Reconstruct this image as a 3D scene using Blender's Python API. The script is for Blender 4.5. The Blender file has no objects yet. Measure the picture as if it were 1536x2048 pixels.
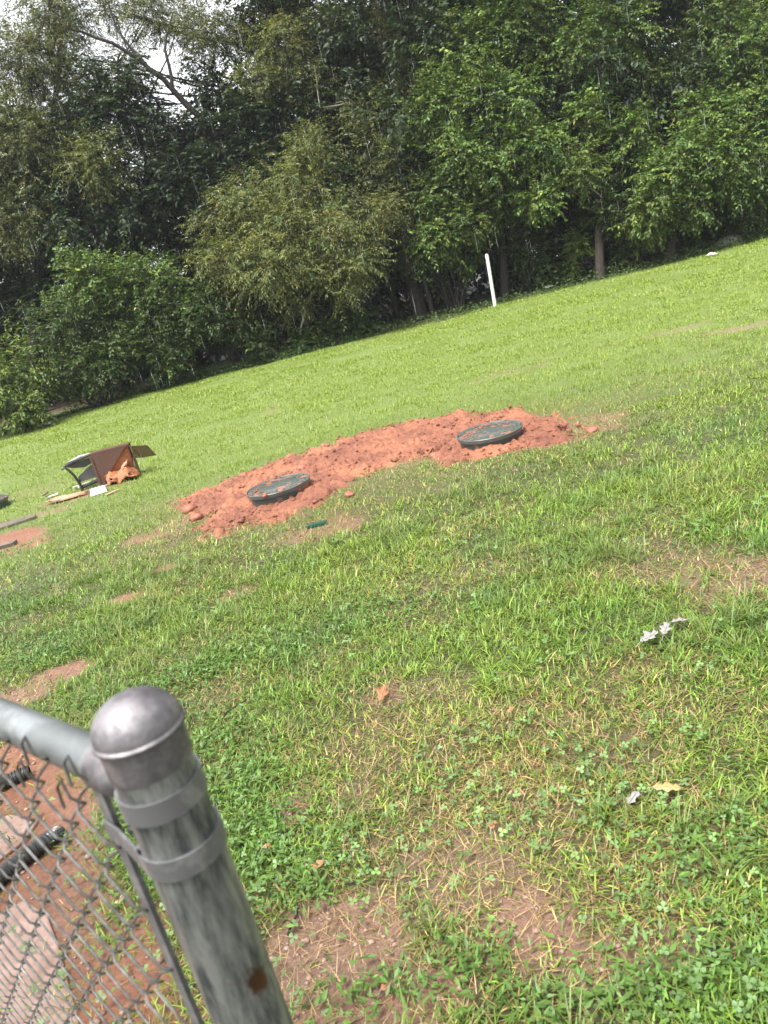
import bpy, math, random
import numpy as np
from math import radians, sin, cos, pi
from mathutils import Vector, Matrix

random.seed(7)
RNG = np.random.default_rng(11)
S = bpy.context.scene
COL = S.collection

# ------------------------------------------------------------------ camera, sky, sun, exposure
CAM_H, PITCH, ROLL, FPX = 1.6, radians(18), radians(14), 1539.0
C0 = np.array([0, 0, CAM_H])
FWD = np.array([0, cos(PITCH), -sin(PITCH)])
R0 = np.array([1.0, 0, 0]); U0 = np.array([0, sin(PITCH), cos(PITCH)])
RGT = cos(ROLL) * R0 - sin(ROLL) * U0
UPV = sin(ROLL) * R0 + cos(ROLL) * U0
cam_d = bpy.data.cameras.new('camera'); cam = bpy.data.objects.new('camera', cam_d); COL.objects.link(cam)
m = Matrix.Identity(4)
for i in range(3):
    m[i][0] = RGT[i]; m[i][1] = UPV[i]; m[i][2] = -FWD[i]; m[i][3] = C0[i]
cam.matrix_world = m
cam_d.sensor_fit = 'VERTICAL'; cam_d.sensor_height = 36.0; cam_d.sensor_width = 27.0
cam_d.lens = 36.0 * FPX / 2048.0
cam_d.clip_start = 0.02; cam_d.clip_end = 2000
cam_d.dof.use_dof = True; cam_d.dof.focus_distance = 5.0; cam_d.dof.aperture_fstop = 6.5
S.camera = cam

W = bpy.data.worlds.new('World'); S.world = W; W.use_nodes = True
nt = W.node_tree; nt.nodes.clear()
SUN_EL, SUN_ROT = radians(66), radians(-125)
sky = nt.nodes.new('ShaderNodeTexSky'); sky.sky_type = 'NISHITA'; sky.sun_disc = False
sky.sun_elevation = SUN_EL; sky.sun_rotation = SUN_ROT
sky.air_density = 1.0; sky.dust_density = 2.0; sky.ozone_density = 1.0
hs = nt.nodes.new('ShaderNodeHueSaturation'); hs.inputs['Saturation'].default_value = 0.12
bg = nt.nodes.new('ShaderNodeBackground'); bg.inputs['Strength'].default_value = 0.085
wo = nt.nodes.new('ShaderNodeOutputWorld')
nt.links.new(sky.outputs[0], hs.inputs['Color']); nt.links.new(hs.outputs[0], bg.inputs[0]); nt.links.new(bg.outputs[0], wo.inputs[0])

sd = bpy.data.lights.new('sun', 'SUN'); sd.energy = 1.5; sd.angle = radians(18); sd.color = (1, .98, .95)
sun = bpy.data.objects.new('sun', sd); COL.objects.link(sun)
# sun stands high to the left behind thin cloud
sdir = Vector((sin(SUN_ROT) * cos(SUN_EL), cos(SUN_ROT) * cos(SUN_EL), sin(SUN_EL)))
sun.rotation_euler = sdir.to_track_quat('Z', 'Y').to_euler(); sun.location = (0, -5, 20)
S.view_settings.view_transform = 'Standard'; S.view_settings.look = 'None'
S.view_settings.gamma = 1.0; S.view_settings.use_curve_mapping = False
S.view_settings.exposure = 2.5
S.render.engine = 'CYCLES'
S.cycles.use_denoising = True
S.cycles.max_bounces = 8; S.cycles.diffuse_bounces = 4; S.cycles.glossy_bounces = 3
S.cycles.transmission_bounces = 4; S.cycles.transparent_max_bounces = 4; S.cycles.volume_bounces = 0
S.cycles.caustics_reflective = False; S.cycles.caustics_refractive = False

# ------------------------------------------------------------------ helpers
def gp(x, y, z=0.0):
    """ground point seen at photo pixel x, y on the level z"""
    d = FWD + RGT * (x - 768) / FPX + UPV * (1024 - y) / FPX
    s = (z - C0[2]) / d[2]
    return C0 + s * d
def at(x, y, depth):
    return C0 + depth * (FWD + RGT * (x - 768) / FPX + UPV * (1024 - y) / FPX)
def norm(a):
    return a / np.maximum(np.linalg.norm(a, axis=-1, keepdims=True), 1e-9)

def mesh_np(name, V, faces_flat, nper, mat, parent=None, color=None, smooth=False, link=True):
    me = bpy.data.meshes.new(name)
    V = np.asarray(V, dtype=np.float32).reshape(-1, 3)
    ff = np.asarray(faces_flat, dtype=np.int32).ravel()
    nper = np.asarray(nper, dtype=np.int32)
    if nper.ndim == 0: nper = np.full(len(ff) // int(nper), int(nper), dtype=np.int32)
    st = np.concatenate([[0], np.cumsum(nper)[:-1]]).astype(np.int32)
    me.vertices.add(len(V)); me.vertices.foreach_set('co', V.ravel())
    me.loops.add(len(ff)); me.loops.foreach_set('vertex_index', ff)
    me.polygons.add(len(nper)); me.polygons.foreach_set('loop_start', st)
    try: me.polygons.foreach_set('loop_total', nper)
    except Exception: pass
    if color is not None:
        at_ = me.color_attributes.new('tint', 'FLOAT_COLOR', 'POINT')
        c4 = np.ones((len(V), 4), dtype=np.float32); c4[:, :color.shape[1]] = color
        at_.data.foreach_set('color', c4.ravel())
    me.update(calc_edges=True)
    if smooth: me.polygons.foreach_set('use_smooth', np.ones(len(nper), dtype=bool))
    if mat is not None: me.materials.append(mat)
    o = bpy.data.objects.new(name, me)
    if link: COL.objects.link(o)
    if parent is not None: o.parent = parent
    return o

class MB:
    """collects shapes, builds one mesh object"""
    def __init__(s): s.V = []; s.F = []
    def add(s, verts, faces):
        b = len(s.V); s.V += [tuple(map(float, v)) for v in verts]
        s.F += [tuple(i + b for i in f) for f in faces]
    def box(s, c, size, rot=None):
        hx, hy, hz = [q / 2 for q in size]
        vs = [Vector((x, y, z)) for x in (-hx, hx) for y in (-hy, hy) for z in (-hz, hz)]
        if rot is not None: vs = [rot @ v for v in vs]
        s.add([v + Vector(c) for v in vs], [(0, 1, 3, 2), (4, 6, 7, 5), (0, 4, 5, 1), (2, 3, 7, 6), (0, 2, 6, 4), (1, 5, 7, 3)])
    def tube(s, pts, rad, n=8, caps=True):
        pts = [Vector(p) for p in pts]; rad = rad if hasattr(rad, '__len__') else [rad] * len(pts)
        ref = None; rings = []
        for i, p in enumerate(pts):
            t = (pts[min(i + 1, len(pts) - 1)] - pts[max(i - 1, 0)]).normalized()
            if ref is None:
                ref = t.orthogonal().normalized()
            ref = (ref - t * ref.dot(t)).normalized(); bi = t.cross(ref)
            rings.append([p + (ref * cos(2 * pi * k / n) + bi * sin(2 * pi * k / n)) * rad[i] for k in range(n)])
        b = len(s.V)
        for r in rings: s.V += [tuple(v) for v in r]
        for i in range(len(rings) - 1):
            for k in range(n):
                a0 = b + i * n + k; a1 = b + i * n + (k + 1) % n
                s.F.append((a0, a1, a1 + n, a0 + n))
        if caps:
            s.F.append(tuple(b + k for k in reversed(range(n))))
            s.F.append(tuple(b + (len(rings) - 1) * n + k for k in range(n)))
    def lathe(s, prof, c=(0, 0, 0), n=32, axis=None, cap0=False, cap1=False):
        """profile of (r, z) turned about the z axis"""
        q = Matrix.Identity(3) if axis is None else Vector((0, 0, 1)).rotation_difference(Vector(axis)).to_matrix()
        b = len(s.V)
        for r, z in prof:
            for k in range(n):
                s.V.append(tuple(q @ Vector((r * cos(2 * pi * k / n), r * sin(2 * pi * k / n), z)) + Vector(c)))
        for i in range(len(prof) - 1):
            for k in range(n):
                a0 = b + i * n + k; a1 = b + i * n + (k + 1) % n
                s.F.append((a0, a1, a1 + n, a0 + n))
        if cap0: s.F.append(tuple(b + k for k in reversed(range(n))))
        if cap1: s.F.append(tuple(b + (len(prof) - 1) * n + k for k in range(n)))
    def slab(s, pts, thick):
        """polygon of 3-D points thickened along its normal"""
        P = [Vector(p) for p in pts]; nrm = Vector((0, 0, 0))
        for i in range(len(P)): nrm += (P[i] - P[0]).cross(P[(i + 1) % len(P)] - P[0])
        nrm.normalize(); n = len(P)
        s.add([p + nrm * thick / 2 for p in P] + [p - nrm * thick / 2 for p in P],
              [tuple(range(n)), tuple(reversed(range(n, 2 * n)))] + [(i, i + n, (i + 1) % n + n, (i + 1) % n) for i in range(n)])
    def build(s, name, mat, parent=None, smooth=False, loc=None):
        me = bpy.data.meshes.new(name); me.from_pydata(s.V, [], s.F); me.update()
        if smooth:
            me.polygons.foreach_set('use_smooth', np.ones(len(me.polygons), dtype=bool))
            try: me.set_sharp_from_angle(angle=radians(40))
            except Exception: pass
        me.materials.append(mat)
        o = bpy.data.objects.new(name, me); COL.objects.link(o)
        if parent is not None: o.parent = parent
        if loc is not None: o.location = loc
        return o

def tag(o, label=None, cat=None, group=None, kind=None):
    if label: o['label'] = label
    if cat: o['category'] = cat
    if group: o['group'] = group
    if kind: o['kind'] = kind
    return o
def empty(name, loc=(0, 0, 0), rz=0.0):
    o = bpy.data.objects.new(name, None); COL.objects.link(o); o.empty_display_size = 0.1
    o.location = loc; o.rotation_euler = (0, 0, rz); return o

# ---- value noise
def _h(ix, iy, sd):
    n = (ix.astype(np.int64) * 374761393 + iy.astype(np.int64) * 668265263 + sd * 974634777) & 0x7fffffff
    n = ((n ^ (n >> 13)) * 1274126177) & 0x7fffffff
    return ((n ^ (n >> 16)) & 0xffff) / 65535.0
def vn(x, y, sc, sd=0):
    x = np.asarray(x, float) / sc; y = np.asarray(y, float) / sc
    ix = np.floor(x); iy = np.floor(y); fx = x - ix; fy = y - iy
    fx = fx * fx * (3 - 2 * fx); fy = fy * fy * (3 - 2 * fy)
    a = _h(ix, iy, sd); b = _h(ix + 1, iy, sd); c = _h(ix, iy + 1, sd); d = _h(ix + 1, iy + 1, sd)
    return (a * (1 - fx) + b * fx) * (1 - fy) + (c * (1 - fx) + d * fx) * fy
def fbm(x, y, sc, sd=0, o=3):
    t = 0; a = 1; w = 0
    for i in range(o):
        t = t + a * vn(x, y, sc / 2 ** i, sd + i * 17); w += a; a *= .5
    return t / w
def sstep(e0, e1, v):
    t = np.clip((v - e0) / (e1 - e0), 0, 1); return t * t * (3 - 2 * t)
def sdf_poly(x, y, poly):
    """signed distance, negative inside"""
    x = np.asarray(x, float); y = np.asarray(y, float)
    d = np.full(x.shape, 1e9); ins = np.zeros(x.shape, bool); n = len(poly)
    for i in range(n):
        ax, ay = poly[i]; bx, by = poly[(i + 1) % n]
        ex, ey = bx - ax, by - ay; wx, wy = x - ax, y - ay
        t = np.clip((wx * ex + wy * ey) / (ex * ex + ey * ey + 1e-12), 0, 1)
        d = np.minimum(d, np.hypot(wx - ex * t, wy - ey * t))
        c = ((ay > y) != (by > y)) & (x < (bx - ax) * (y - ay) / (by - ay + 1e-12) + ax)
        ins ^= c
    return np.where(ins, -d, d)

# ------------------------------------------------------------------ materials
def new_mat(name):
    mt = bpy.data.materials.new(name); mt.use_nodes = True
    n = mt.node_tree; n.nodes.clear()
    out = n.nodes.new('ShaderNodeOutputMaterial'); b = n.nodes.new('ShaderNodeBsdfPrincipled')
    n.links.new(b.outputs[0], out.inputs[0])
    return mt, n, b, out
def N(nt, t, **kw):
    n = nt.nodes.new(t)
    for k, v in kw.items():
        if k in ('blend_type', 'data_type', 'operation', 'attribute_name', 'noise_dimensions', 'feature', 'distance', 'wave_type', 'clamp'): setattr(n, k, v)
        else: n.inputs[k].default_value = v
    return n
def ramp(nt, fac, stops):
    r = nt.nodes.new('ShaderNodeValToRGB'); e = r.color_ramp.elements
    while len(e) < len(stops): e.new(.5)
    for q, (p, c) in zip(e, stops): q.position = p; q.color = (*c, 1) if len(c) == 3 else c
    nt.links.new(fac, r.inputs[0]); return r.outputs[0]
def mix(nt, fac, a, b, bt='MIX'):
    n = nt.nodes.new('ShaderNodeMix'); n.data_type = 'RGBA'; n.blend_type = bt
    for i, v in ((0, fac), (6, a), (7, b)):
        if isinstance(v, (int, float)): n.inputs[i].default_value = v
        elif isinstance(v, tuple): n.inputs[i].default_value = (*v, 1)
        else: nt.links.new(v, n.inputs[i])
    return n.outputs[2]
def objco(nt): return nt.nodes.new('ShaderNodeTexCoord').outputs['Object']
def noise(nt, co, scale, detail=4, rough=.6, dist=0):
    n = N(nt, 'ShaderNodeTexNoise', Scale=scale, Detail=detail, Roughness=rough, Distortion=dist)
    if co is not None: nt.links.new(co, n.inputs['Vector'])
    return n.outputs['Fac']
def bump(nt, b, h, strength=.4, dist=.01):
    n = N(nt, 'ShaderNodeBump', Strength=strength, Distance=dist)
    nt.links.new(h, n.inputs['Height']); nt.links.new(n.outputs[0], b.inputs['Normal'])

def simple(name, c1, c2=None, scale=8, rough=.6, metal=0, bmp=.15, bdist=.004, spec=.5, detail=5):
    mt, n, b, _ = new_mat(name); co = objco(n)
    f = noise(n, co, scale, detail)
    c2 = c2 or tuple(q * .6 for q in c1)
    n.links.new(ramp(n, f, [(.3, c1), (.7, c2)]), b.inputs['Base Color'])
    b.inputs['Roughness'].default_value = rough; b.inputs['Metallic'].default_value = metal
    b.inputs['Specular IOR Level'].default_value = spec
    if bmp: bump(n, b, noise(n, co, scale * 4, 3), bmp, bdist)
    return mt

def leaf_mat(name, trans=.3, rough=.38, spec=.5):
    mt, n, b, out = new_mat(name)
    a = N(n, 'ShaderNodeAttribute', attribute_name='tint')
    n.links.new(a.outputs['Color'], b.inputs['Base Color'])
    b.inputs['Roughness'].default_value = rough; b.inputs['Specular IOR Level'].default_value = spec
    tr = n.nodes.new('ShaderNodeBsdfTranslucent')
    n.links.new(mix(n, 1.0, a.outputs['Color'], (1.25, 1.2, .6), 'MULTIPLY'), tr.inputs[0])
    ms = n.nodes.new('ShaderNodeMixShader'); ms.inputs[0].default_value = trans
    n.links.new(b.outputs[0], ms.inputs[1]); n.links.new(tr.outputs[0], ms.inputs[2]); n.links.new(ms.outputs[0], out.inputs[0])
    return mt
M = {}
M['leaf'] = leaf_mat('leaf', .25, .5, .3)
M['grass'] = leaf_mat('grass', .24, .45, .3)
M['drab'] = leaf_mat('dead_leaf', .15, .55, .3)

def bark_mat(name, c1, c2):
    mt, n, b, _ = new_mat(name); co = objco(n)
    mp = n.nodes.new('ShaderNodeMapping'); mp.inputs['Scale'].default_value = (9, 9, 1.6); n.links.new(co, mp.inputs[0])
    f = noise(n, mp.outputs[0], 3, 6, .65, .6); g = noise(n, co, 1.3, 3)
    c = ramp(n, f, [(.3, c1), (.7, c2)])
    n.links.new(mix(n, ramp(n, g, [(.5, (0, 0, 0)), (.75, (.5, .5, .5))]), c, (.045, .048, .036)), b.inputs['Base Color'])
    b.inputs['Roughness'].default_value = .85; b.inputs['Specular IOR Level'].default_value = .15; bump(n, b, f, .8, .03); return mt
M['bark'] = bark_mat('bark', (.008, .007, .006), (.03, .025, .021))
M['bark_brown'] = bark_mat('brown_bark', (.022, .018, .015), (.06, .05, .042))
M['twig_pale'] = simple('pale_dead_twig', (.3, .27, .22), (.16, .14, .11), 6, .8)

# ground: soil, thatch and clay, mixed by the baked 'tint' zones (r clay, g bare, b litter)
mt, n, b, _ = new_mat('lawn_soil'); co = objco(n)
a = N(n, 'ShaderNodeAttribute', attribute_name='tint')
sp = n.nodes.new('ShaderNodeSeparateColor'); n.links.new(a.outputs['Color'], sp.inputs[0])
n1 = noise(n, co, 9, 8, .7); n2 = noise(n, co, 70, 6, .75); n3 = noise(n, co, 1.1, 4); n4 = noise(n, co, 260, 3, .7)
thatch = mix(n, ramp(n, n2, [(.35, (0, 0, 0)), (.65, (1, 1, 1))]), (.024, .034, .007), (.08, .072, .024))  # near thatch toned down: shade between the blades is put into its colour
thatch = mix(n, a.outputs['Alpha'], thatch, mix(n, n2, (.085, .128, .018), (.16, .2, .042)))
soil = ramp(n, n2, [(.25, (.09, .052, .035)), (.5, (.21, .13, .092)), (.8, (.36, .25, .185))])
clay = ramp(n, n1, [(.28, (.11, .038, .018)), (.5, (.22, .08, .04)), (.74, (.34, .165, .092))])
clay = mix(n, .55, clay, ramp(n, n2, [(.35, (.12, .038, .02)), (.65, (.34, .15, .08))]))
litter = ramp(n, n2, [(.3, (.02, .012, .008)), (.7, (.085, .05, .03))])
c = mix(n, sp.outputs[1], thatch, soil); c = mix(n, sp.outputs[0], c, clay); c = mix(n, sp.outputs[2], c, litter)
n.links.new(c, b.inputs['Base Color'])
n.links.new(ramp(n, n3, [(.4, (.38, .38, .38)), (.6, (.7, .7, .7))]), b.inputs['Roughness'])
mm = N(n, 'ShaderNodeMath', operation='ADD'); n.links.new(n2, mm.inputs[0]); n.links.new(n4, mm.inputs[1])
bump(n, b, mm.outputs[0], .9, .011); M['ground'] = mt

mt, n, b, _ = new_mat('red_clay'); co = objco(n)
f1 = noise(n, co, 14, 7, .7); f2 = noise(n, co, 120, 5, .7); f0 = noise(n, co, 2.6, 4, .6)
c = ramp(n, f1, [(.3, (.085, .025, .012)), (.5, (.22, .07, .034)), (.72, (.35, .145, .075))])
c = mix(n, .5, c, ramp(n, f2, [(.35, (.09, .027, .013)), (.65, (.27, .10, .05))]))
n.links.new(mix(n, ramp(n, f0, [(.46, (0, 0, 0)), (.66, (.6, .6, .6))]), mix(n, ramp(n, f0, [(.3, (.5, .5, .5)), (.46, (0, 0, 0))]), c, (.10, .028, .014)), (.37, .145, .068)), b.inputs['Base Color'])
b.inputs['Roughness'].default_value = .62; bump(n, b, f2, 1.0, .012); M['clay'] = mt
M['clay_dark'] = simple('dark_clay', (.16, .05, .03), (.3, .1, .055), 30, .6, bmp=.6)

def metal_mat(name, base, dark, scale, rough, streak=True, rust=None):
    mt, n, b, _ = new_mat(name); co = objco(n)
    mp = n.nodes.new('ShaderNodeMapping'); mp.inputs['Scale'].default_value = (1, 1, .18 if streak else 1); n.links.new(co, mp.inputs[0])
    f = noise(n, mp.outputs[0], scale, 6, .65); g = noise(n, co, scale * .5, 4)
    g2 = noise(n, mp.outputs[0], scale * .35, 7, .7, .5)
    c = ramp(n, f, [(.40, tuple(1.15 * q for q in base)), (.52, tuple(.7 * q for q in base)), (.64, dark)])
    c = mix(n, ramp(n, g2, [(.5, (0, 0, 0)), (.64, (.3, .3, .3))]), c, dark)
    if rust is not None:
        d = N(n, 'ShaderNodeVectorMath', operation='SUBTRACT'); n.links.new(co, d.inputs[0]); d.inputs[1].default_value = rust
        dm = n.nodes.new('ShaderNodeMapping'); dm.inputs['Scale'].default_value = (46, 46, 30); n.links.new(d.outputs[0], dm.inputs[0])
        ln = N(n, 'ShaderNodeVectorMath', operation='LENGTH'); n.links.new(dm.outputs[0], ln.inputs[0])
        ad = N(n, 'ShaderNodeMath', operation='MULTIPLY_ADD'); n.links.new(g, ad.inputs[0]); ad.inputs[1].default_value = 1.9; n.links.new(ln.outputs['Value'], ad.inputs[2])
        fac = ramp(n, ad.outputs[0], [(.0, (1, 1, 1)), (.62, (1, 1, 1)), (.95, (0, 0, 0))])
        sc_ = N(n, 'ShaderNodeMath', operation='MULTIPLY'); 
        fac2 = ramp(n, g, [(.3, (.11, .045, .015)), (.65, (.03, .018, .012))])
        dv = N(n, 'ShaderNodeMath', operation='DIVIDE'); n.links.new(ad.outputs[0], dv.inputs[0]); dv.inputs[1].default_value = 2.0
        fac = ramp(n, dv.outputs[0], [(.0, (1, 1, 1)), (.70, (.95, .95, .95)), (.88, (0, 0, 0))])
        c = mix(n, fac, c, fac2)
    n.links.new(c, b.inputs['Base Color'])
    n.links.new(ramp(n, f, [(.3, (rough,) * 3), (.7, (rough + .2,) * 3)]), b.inputs['Roughness'])
    b.inputs['Metallic'].default_value = .75
    bump(n, b, g, .12, .002); return mt
PX, PY = -0.268, 0.632
M['galv'] = metal_mat('weathered_galvanised_steel', (.25, .258, .25), (.06, .064, .067), 75, .42, True, (0.022, -.02, 0.955))
M['cast'] = metal_mat('cast_aluminium', (.19, .178, .184), (.08, .073, .077), 26, .48, False)
M['band'] = metal_mat('dull_band_steel', (.24, .24, .245), (.16, .16, .165), 30, .45, False)
M['rail'] = metal_mat('galvanised_rail', (.24, .255, .255), (.15, .16, .16), 12, .34, False)
M['wire'] = metal_mat('fence_wire', (.19, .186, .175), (.09, .085, .078), 60, .42, False)
M['rubber'] = simple('black_void', (.012, .012, .012), None, 5, .8, bmp=0)

# green plastic lid smeared with clay
mt, n, b, _ = new_mat('green_plastic_with_clay'); co = objco(n)
f = noise(n, co, 9, 6, .68, .4); f2 = noise(n, co, 40, 4)
fac = ramp(n, f, [(.53, (0, 0, 0)), (.62, (.7, .7, .7))])
n.links.new(mix(n, fac, mix(n, f2, (.04, .052, .047), (.095, .11, .1)), (.27, .095, .055)), b.inputs['Base Color'])
n.links.new(ramp(n, fac, [(0, (.2,) * 3), (1, (.6,) * 3)]), b.inputs['Roughness'])
bump(n, b, f, .5, .006); M['lid'] = mt
mt, n, b, _ = new_mat('dark_green_plastic'); co = objco(n)
f = noise(n, co, 7, 5, .65); fac = ramp(n, f, [(.58, (0, 0, 0)), (.66, (.8, .8, .8))])
n.links.new(mix(n, fac, (.028, .04, .036), (.3, .11, .065)), b.inputs['Base Color']); b.inputs['Roughness'].default_value = .38; M['riser'] = mt
M['rim'] = simple('worn_plastic_rim', (.10, .115, .105), (.05, .06, .055), 12, .4)
M['green'] = simple('bright_green_plastic', (.01, .05, .03), (.015, .07, .042), 10, .35, bmp=.05)
M['brown'] = simple('brown_vinyl', (.105, .05, .036), (.07, .033, .024), 4, .42, bmp=.2)
M['olive'] = simple('olive_board', (.12, .085, .04), (.075, .052, .026), 5, .6)
M['orange'] = simple('orange_lining', (.36, .13, .045), (.22, .075, .03), 9, .7, bmp=.5, bdist=.02)
M['foam'] = simple('pale_pink_foam', (.42, .23, .15), (.28, .13, .075), 12, .8, bmp=.5)
M['black'] = simple('black_frame_metal', (.018, .017, .016), (.035, .033, .03), 10, .4)
M['shelf'] = simple('grey_black_board', (.10, .10, .105), (.05, .05, .05), 6, .35)
M['white'] = simple('white_scrap', (.5, .5, .47), (.38, .38, .35), 10, .5)
M['mint'] = simple('mint_plastic', (.36, .5, .44), (.45, .56, .51), 6, .35, bmp=0)
M['post'] = simple('white_painted_post', (.78, .79, .77), (.55, .56, .52), 9, .55)
M['pipe'] = simple('black_corrugated_plastic', (.012, .012, .013), (.028, .027, .026), 20, .3)
M['concrete'] = simple('pinkish_concrete', (.27, .185, .155), (.15, .088, .062), 14, .5, bmp=.5, bdist=.004)
M['slab'] = simple('grey_wet_slab', (.16, .125, .1), (.085, .068, .053), 10, .4, bmp=.4)
M['pebble'] = simple('pebbles', (.25, .17, .125), (.14, .08, .055), 3, .5)
M['siding'] = simple('pale_house_siding', (.72, .73, .74), (.62, .63, .64), 2, .6)
M['roof'] = simple('grey_shingle', (.12, .115, .11), (.07, .07, .068), 20, .8)
M['trim'] = simple('white_trim', (.78, .78, .78), (.7, .7, .7), 4, .5)
M['glass'] = simple('dark_glass', (.02, .025, .03), (.04, .045, .05), 1, .08, bmp=0)
M['rock'] = simple('grey_rock', (.22, .21, .19), (.11, .105, .095), 6, .75, bmp=.6, bdist=.02)

# ------------------------------------------------------------------ zones of the ground
P2 = lambda *ps: [tuple(gp(*p)[:2]) for p in ps]
CLAY = P2((358, 1000), (385, 1038), (430, 1070), (490, 1062), (565, 1040), (640, 1012), (715, 972), (765, 936), (845, 918), (900, 930), (960, 922), (1060, 900),
          (1130, 882), (1165, 866), (1120, 836), (1040, 822), (930, 824), (850, 840), (790, 856), (700, 884), (620, 904), (560, 924), (500, 948), (425, 978))
YARD = P2((0, 1470), (130, 1500), (215, 1610), (300, 1760), (400, 2010)) + [(-.45, 1.0), (-3, .5), (-4, 2.6)]
# px, py, half-width m, half-depth m, bare, clay, dry
PATCH = [(590, 1612, .075, .14, 1, .5, .6), (670, 1885, .14, .15, .97, .15, .3), (1060, 1865, .10, .12, .9, .3, .9), (1215, 1935, .14, .07, .7, .2, .9),
         (800, 2010, .24, .07, .9, .3, .5), (930, 1745, .14, .14, .5, .1, 1), (1500, 1160, .22, .16, .65, .15, .8), (1340, 670, .35, .16, .5, .05, .9),
         (1490, 657, .4, .15, .6, .05, .9), (545, 824, .3, .14, .6, .1, .7), (1020, 747, .4, .2, .25, .05, .9), (120, 1352, .17, .09, .95, .5, .4),
         (15, 1405, .25, .14, .9, .4, .3), (330, 1140, .10, .07, .8, .6, .6), (265, 1197, .09, .06, .8, .8, .6), (620, 1070, .3, .16, .55, .6, .8),
         (15, 1085, .42, .32, 1, .95, .3), (330, 1065, .25, .3, .4, .3, 1), (1180, 850, .3, .25, .45, .5, 1), (640, 1000, 1.2, .5, .1, .1, .8), (480, 1185, .12, .08, .5, .4, .8),
         (765, 1395, .08, .1, .5, .3, .9), (300, 1075, .12, .08, .7, .7, .5), (830, 930, .3, .12, .2, .3, .9), (1300, 1120, .25, .2, .25, .1, .8), (900, 1160, .3, .2, .2, .1, .6),
         (700, 1600, .1, .1, .3, .1, .9), (1100, 1480, .5, .25, .12, 0, .8), (820, 1480, .3, .2, .12, .0, .8), (950, 1640, .3, .2, .2, .1, .9), (1250, 1720, .3, .12, .2, .1, .8),
         (1060, 1920, .25, .12, .35, .2, .9), (60, 985, .4, .3, .25, .1, .4), (160, 990, .45, .2, .55, .3, .4), (40, 1040, .4, .12, .7, .2, .2)]
def zones(x, y):
    """clay, bare, dry for ground points"""
    x = np.asarray(x, float); y = np.asarray(y, float)
    w = (fbm(x, y, .22, 3) - .5)
    wr = np.clip(y / 5, .35, 1.4)
    s = sdf_poly(x, y, CLAY) + w * .30
    isl = sstep(.58, .70, fbm(x, y, .34, 555)); clay = sstep(.10, -.10, s + (fbm(x, y, .07, 333) - .5) * .25); bare = clay * (1 - .75 * isl) * (.9 + .1 * sstep(.0, -.25, s))
    dry = sstep(.7, .0, s) * .75
    sy = sdf_poly(x, y, YARD) + w * .18
    yard = sstep(.03, -.06, sy); clay = np.maximum(clay, yard * (.55 + .45 * vn(x, y, .3, 5))); bare = np.maximum(bare, yard * (.72 + .28 * sstep(.25, .5, fbm(x, y, .13, 77))))
    for px, py, a, b_, br, cl, dr in PATCH:
        c = gp(px, py); q = np.hypot((x - c[0]) / a, (y - c[1]) / b_)
        e = sstep(1.35, .75, q + w * 1.7)
        bare = np.maximum(bare, br * e); clay = np.maximum(clay, cl * e * br)
        dry = np.maximum(dry, dr * sstep(2.2, .6, q + w * 1.5))
    # general wear in the near lawn
    nb = sstep(.68, .82, fbm(x, y, .33, 21)) * sstep(4.5, 1.5, y) * .5
    bare = np.maximum(bare, nb); dry = np.maximum(dry, sstep(.5, .72, fbm(x, y, .55, 41)) * .7 * sstep(9, 2.5, y))
    dry = np.maximum(dry, .4 * sstep(.58, .78, fbm(x, y, 1.3, 43)))
    return clay, bare, dry
def gz(x, y):
    x = np.asarray(x, float); y = np.asarray(y, float)
    far = sstep(0, 3, np.hypot(x, y - 4) - 9)
    z = (fbm(x, y, .9, 61) - .5) * .05 + (fbm(x, y, 3.5, 63) - .5) * .06 * (1 - far)
    s = sdf_poly(x, y, CLAY) + (fbm(x, y, .22, 3) - .5) * .25
    z = z + sstep(.06, -.18, s) * (.002 + .028 * fbm(x, y, .14, 81, 4))
    return z * sstep(-1, 0, -np.abs(y) + 60)

# ------------------------------------------------------------------ ground sheet
def spread(lo, hi, step, far, k=1.22):
    core = list(np.arange(lo, hi + 1e-6, step)); a = []; d = step
    q = hi
    while q < far: d *= k; q += d; a.append(q)
    b_ = []; d = step; q = lo
    while q > -far: d *= k; q -= d; b_.append(q)
    return np.array(b_[::-1] + core + a)
gx = spread(-3.0, 3.0, .036, 600); gy = spread(.8, 8.0, .036, 600)
X, Y = np.meshgrid(gx, gy)
Z = gz(X, Y)
# slight fall and wooded bank beyond the lawn
cl, ba, dr = zones(X.ravel(), Y.ravel())
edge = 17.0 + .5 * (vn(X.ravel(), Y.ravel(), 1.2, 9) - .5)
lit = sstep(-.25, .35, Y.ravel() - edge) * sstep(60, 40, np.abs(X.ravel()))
nx, ny = len(gx), len(gy)
idx = np.arange(nx * ny).reshape(ny, nx)
q = np.stack([idx[:-1, :-1], idx[:-1, 1:], idx[1:, 1:], idx[1:, :-1]], -1).reshape(-1, 4)
ground = mesh_np('ground', np.stack([X.ravel(), Y.ravel(), Z.ravel()], -1), q, 4, M['ground'], color=np.stack([cl, ba, lit, sstep(4.0, 8.5, Y.ravel()) * .95], -1), smooth=True)
tag(ground, kind='structure')

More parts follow.
